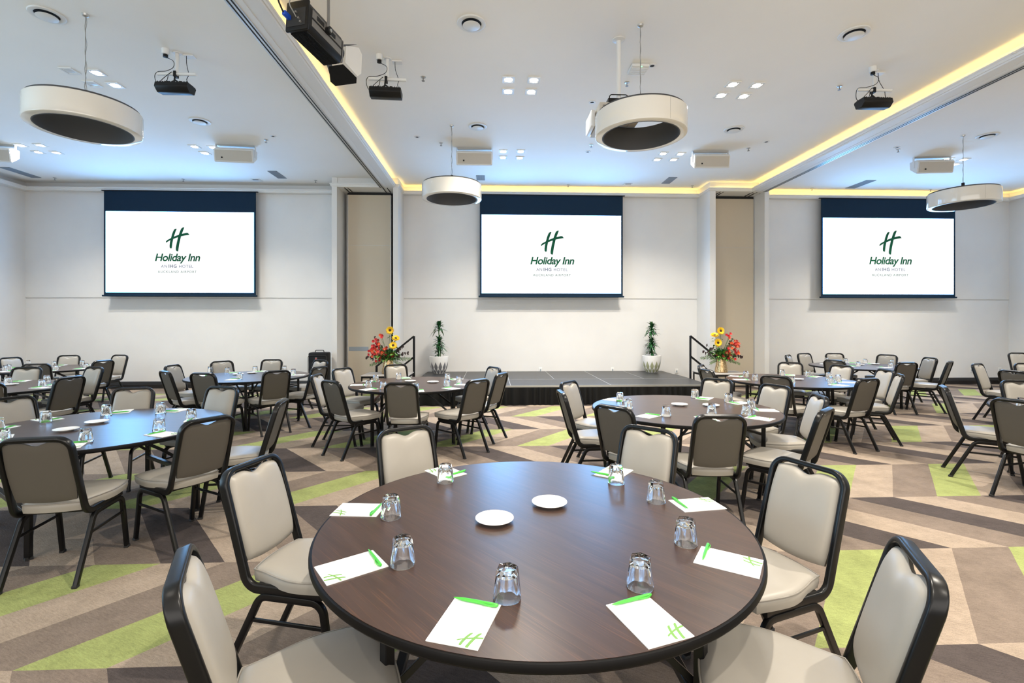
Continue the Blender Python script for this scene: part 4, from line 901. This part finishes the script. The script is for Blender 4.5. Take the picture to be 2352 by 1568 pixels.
# ================================================================== things on the tables
def make_glass():
    bm = bmesh.new(); H = 0.096; n = 48
    def rf(i, a):
        f = FACET[i]; 
        if f <= 0: return 1.0
        s = PI/6*1.0; m = math.cos(PI/6)/math.cos(((a+PI/6) % (PI/3))-PI/6); return 1+f*(m-1)*1.0
    prof = [(0.0425, 0.0), (0.0432, 0.002), (0.0428, 0.02), (0.0412, 0.045), (0.0388, 0.068), (0.0372, 0.082), (0.0352, 0.092), (0.0315, H), (0.012, H-0.002), (0.0, H-0.004),
            ]
    FACET = [0, 0, 0.15, 0.55, 0.95, 1.1, 1.1, 0.8, 0, 0]
    rings = []
    inner = [(0.0, H-0.020), (0.018, H-0.021), (0.0265, H-0.027), (0.0300, 0.060), (0.0350, 0.030), (0.0405, 0.004), (0.0413, 0.0006)]
    prof2 = list(reversed(inner)); FAC2 = [0]*len(inner)
    allp = prof[::-1]; FA = FACET[::-1]
    full = allp+prof2; FACET = FA+FAC2
    lathe(bm, full, n, rf)
    bmesh.ops.remove_doubles(bm, verts=bm.verts, dist=1e-6)
    return new_obj('glass_tumbler', bm, 'glass', None, 28)
g0 = make_glass(); tag(g0, 'x', 'glass', 'upturned glass tumblers on the tables'); ug = [False]
def make_pad():
    t = empty('notepad', (0, 0, 0), 0, 'x', 'notepad', 'white notepads on the tables')
    obox('paper_block', 'paper', t, -0.074, 0.074, -0.105, 0.105, 0.0, 0.003)
    bm = bmesh.new(); hmark(bm, lambda a, b, i: (0.043+a*0.078, -0.074+b*0.070, 0.0032+0.0001*i))
    bmesh.ops.bisect_plane(bm, geom=bm.verts[:]+bm.edges[:]+bm.faces[:], plane_co=(0.0735, 0, 0), plane_no=(1, 0, 0), clear_outer=True)
    bmesh.ops.bisect_plane(bm, geom=bm.verts[:]+bm.edges[:]+bm.faces[:], plane_co=(0, -0.1045, 0), plane_no=(0, -1, 0), clear_outer=True)
    new_obj('printed_mark', bm, 'mark', t, 0); return t
pd0 = make_pad(); register(pd0); up_ = [False]
def make_pen():
    t = empty('pen', (0, 0, 0), 0, 'x', 'pen', 'green pens on the notepads'); L = 0.072
    bm = bmesh.new()
    rr = [(-L, 0.0012), (-L+0.012, 0.0032), (-L+0.03, 0.0047), (0.0, 0.0055), (L-0.02, 0.0057), (L-0.004, 0.0052), (L, 0.003)]; n = 12; rings = []
    for x, r in rr: rings.append([bm.verts.new((x, r*math.cos(2*PI*k/n), 0.0060+r*math.sin(2*PI*k/n))) for k in range(n)])
    for A, B_ in zip(rings, rings[1:]):
        for k in range(n): bm.faces.new((A[k], A[(k+1) % n], B_[(k+1) % n], B_[k]))
    bm.faces.new(rings[0]); bm.faces.new(list(reversed(rings[-1]))); new_obj('barrel', bm, 'pen', t)
    otube('clip', 'pen', t, [(L-0.004, -0.004, 0.0065), (L-0.018, -0.010, 0.0065), (L-0.035, -0.0095, 0.0065), (L-0.050, -0.0055, 0.0065)], rrect(0.0012, 0.0028, 0.0008, 1)); return t
pn0 = make_pen(); register(pn0); un = [False]
plate0 = olathe('side_plate', 'plate', None, [(0, 0), (0.045, 0), (0.05, 0.004), (0.078, 0.013), (0.0825, 0.016), (0.082, 0.018), (0.074, 0.0165), (0.05, 0.010), (0, 0.009)], 64); tag(plate0, 'x', 'plate', 'small white plates on the tables'); upl = [False]
A_ = lambda u, v: floor_at(u, v, TT)
glasses = {'T0': [(1023, 1107), (898, 1188), (925, 1296), (1165, 1373), (1470, 1347), (1575, 1249), (1507, 1152), (1415, 1109)],
 'T1': [(1150+a/3.36, 700+b/3.36) for a, b in ((920, 744), (986, 800), (1277, 857), (1628, 840), (1895, 848), (1932, 800), (1758, 750), (1499, 715))],
 'T4': [(730+a/7.127, 740+b/7.127) for a, b in ((830, 1060), (948, 972), (1070, 1088), (1325, 930), (1605, 1120), (2110, 1045), (2122, 945), (2310, 990))],
 'T6': [(a/3.92, 700+b/3.92) for a, b in ((412, 1053), (958, 990), (1445, 972), (1722, 1032), (1432, 1132), (770, 1233), (-20, 1125), (33, 1240))],
 'T7': [(a/7.84, 800+b/7.84) for a, b in ((143, 632), (842, 602), (755, 682))], 'T8': [(a/7.84, 800+b/7.84) for a, b in ((970, 312), (1480, 300), (1548, 350), (1000, 392), (508, 296), (160, 380), (95, 398))],
 'T5': [(483, 854), (522, 856), (550, 870), (586, 853), (653, 852), (674, 860)], 'T2': [(1713, 866), (1734, 873.5), (1797, 862), (1856, 864.5), (1903.6, 870.5), (1925, 876), (1908.7, 881), (1819, 880)],
 'T3': [(1942, 832.5), (1971.4, 841), (1987.5, 834), (2048, 836), (2045.6, 843.5), (1899, 830)], 'T9': [(2346, 935)]}
items = [(k, A_(u, v)) for k, L_ in glasses.items() for (u, v) in L_]
for (k, p), lab in zip(items, hour_labels(items, lambda k, h: 'upturned clear glass tumbler, %s o\'clock on %s' % (h, TN[k]))):
    place(g0, ug, (p.x, p.y, TT+0.0005), random.uniform(0, 6.28), lab)
plates = {'T0': [(1136, 1197), (1262, 1159)], 'T1': [(1150+1380/3.36, 700+776/3.36), (1150+1623/3.36, 700+782/3.36)], 'T4': [(730+1515/7.127, 740+972/7.127), (730+1885/7.127, 740+986/7.127)], 'T6': [(872/3.92, 700+1063/3.92), (595/3.92, 700+1133/3.92)],
          'T7': [(95/3.92, 700+723/3.92)], 'T8': [(1000/7.84, 800+348/7.84)], 'T5': [(547, 860.5), (579, 857)], 'T2': [(1832, 872)], 'T3': [(2010, 837), (1975, 838)]}
for k, L_ in plates.items():
    for i, (u, v) in enumerate(L_):
        p = A_(u, v); lab = 'small round white plate at the middle of %s' % TN[k] if len(L_) == 1 else ('white plate on %s, %s of two' % (TN[k], 'left' if u == min(q[0] for q in L_) else 'right'))
        place(plate0, upl, (p.x, p.y, TT+0.0005), 0, lab)
padsT0 = [((1045, 1373), (1152, 1391), (1098, 1497), (976, 1472)), ((1485, 1368), (1391, 1390), (1492, 1492), (1596, 1465)), ((859.7, 1264.5), (893, 1300), (746, 1349), (721, 1302)), ((878, 1157), (866, 1188.5), (760, 1186.5), (793.4, 1155)),
          ((1069.5, 1090), (1017, 1097), (975, 1080), (1033, 1074)), ((1430, 1095), (1362.5, 1093), (1395.5, 1073), (1451.7, 1082)), ((1533, 1149), (1575, 1177.5), (1670.6, 1170), (1626, 1142)), ((1608, 1253.6), (1591.7, 1293.5), (1748, 1332.6), (1754.7, 1287))]
pensT0 = [((1041, 1378), (1146, 1398)), ((1403, 1396), (1498, 1371)), ((844.7, 1265), (877, 1306.7)), ((876, 1161), (852.6, 1185.7)), ((1030, 1095), (1063.5, 1085)), ((1366.5, 1088), (1403, 1094.6)), ((1582, 1173), (1542.5, 1145)), ((1613.4, 1292.8), (1627, 1252))]
pads = [('T0', sum((A_(*c) for c in q), Vector())/4, ((A_(*q[0])+A_(*q[1]))-(A_(*q[2])+A_(*q[3]))), pe) for q, pe in zip(padsT0, pensT0)]
other = {'T1': [(1150+a/3.36, 700+b/3.36) for a, b in ((815, 727), (912, 790), (1140, 858), (1590, 880), (2000, 877), (2070, 814), (1905, 752), (1605, 708))], 'T4': [(730+a/7.127, 740+b/7.127) for a, b in ((775, 957), (640, 1028), (840, 1098), (1425, 907), (2180, 1083), (2250, 932), (2370, 1020), (1650, 1160))],
         'T6': [(a/3.92, 700+b/3.92) for a, b in ((415, 1030), (1100, 960), (1600, 950), (1790, 1035), (1465, 1165), (640, 1268), (-60, 1200), (-90, 1110))], 'T7': [(a/7.84, 800+b/7.84) for a, b in ((400, 588), (750, 707), (1000, 660))], 'T8': [(a/7.84, 800+b/7.84) for a, b in ((1110, 300), (1470, 367), (1640, 298), (905, 400), (110, 415), (180, 355))],
         'T5': [(449, 862), (470, 869), (534, 871.5), (604, 850.5), (676, 851), (684, 861), (520, 853)], 'T2': [(1686, 863.7), (1703, 871.8), (1814, 860.7), (1880.5, 863.7), (1938, 870), (1945, 878), (1926.6, 884.4)], 'T3': [(1957, 833), (2013.6, 833.5), (2032, 844), (1952, 841), (1897, 836)]}
for k, L_ in other.items():
    for (u, v) in L_:
        p = A_(u, v); dv = TW[k]-p; dv.z = 0; dist = dv.length; dv.normalize()
        if dist > 0.77: p = TW[k]-dv*0.77; p.z = TT
        pads.append((k, p, dv.copy(), None))
gp = hour_labels([(a[0], a[1]) for a in pads], lambda k, h: '%s o\'clock' % h)
glp = [(k, p) for k, p in items]
for (k, p, dv, pe), hr in zip(pads, gp):
    rz = math.atan2(dv.y, dv.x)-PI/2
    q = place(pd0, up_, (p.x, p.y, TT+0.0003), rz, 'white notepad with green printed mark, %s on %s' % (hr, TN[k]))
    if pe:
        a, b = A_(*pe[0]), A_(*pe[1]); c = (a+b)/2; ang = math.atan2(b.y-a.y, b.x-a.x)
    else:
        dn = dv.normalized(); s = 0.07; c = p+dn*s; ang = rz+random.uniform(-0.15, 0.15)
    place(pn0, un, (c.x, c.y, TT+0.0035), ang, 'green pen on notepad, %s on %s' % (hr, TN[k]))
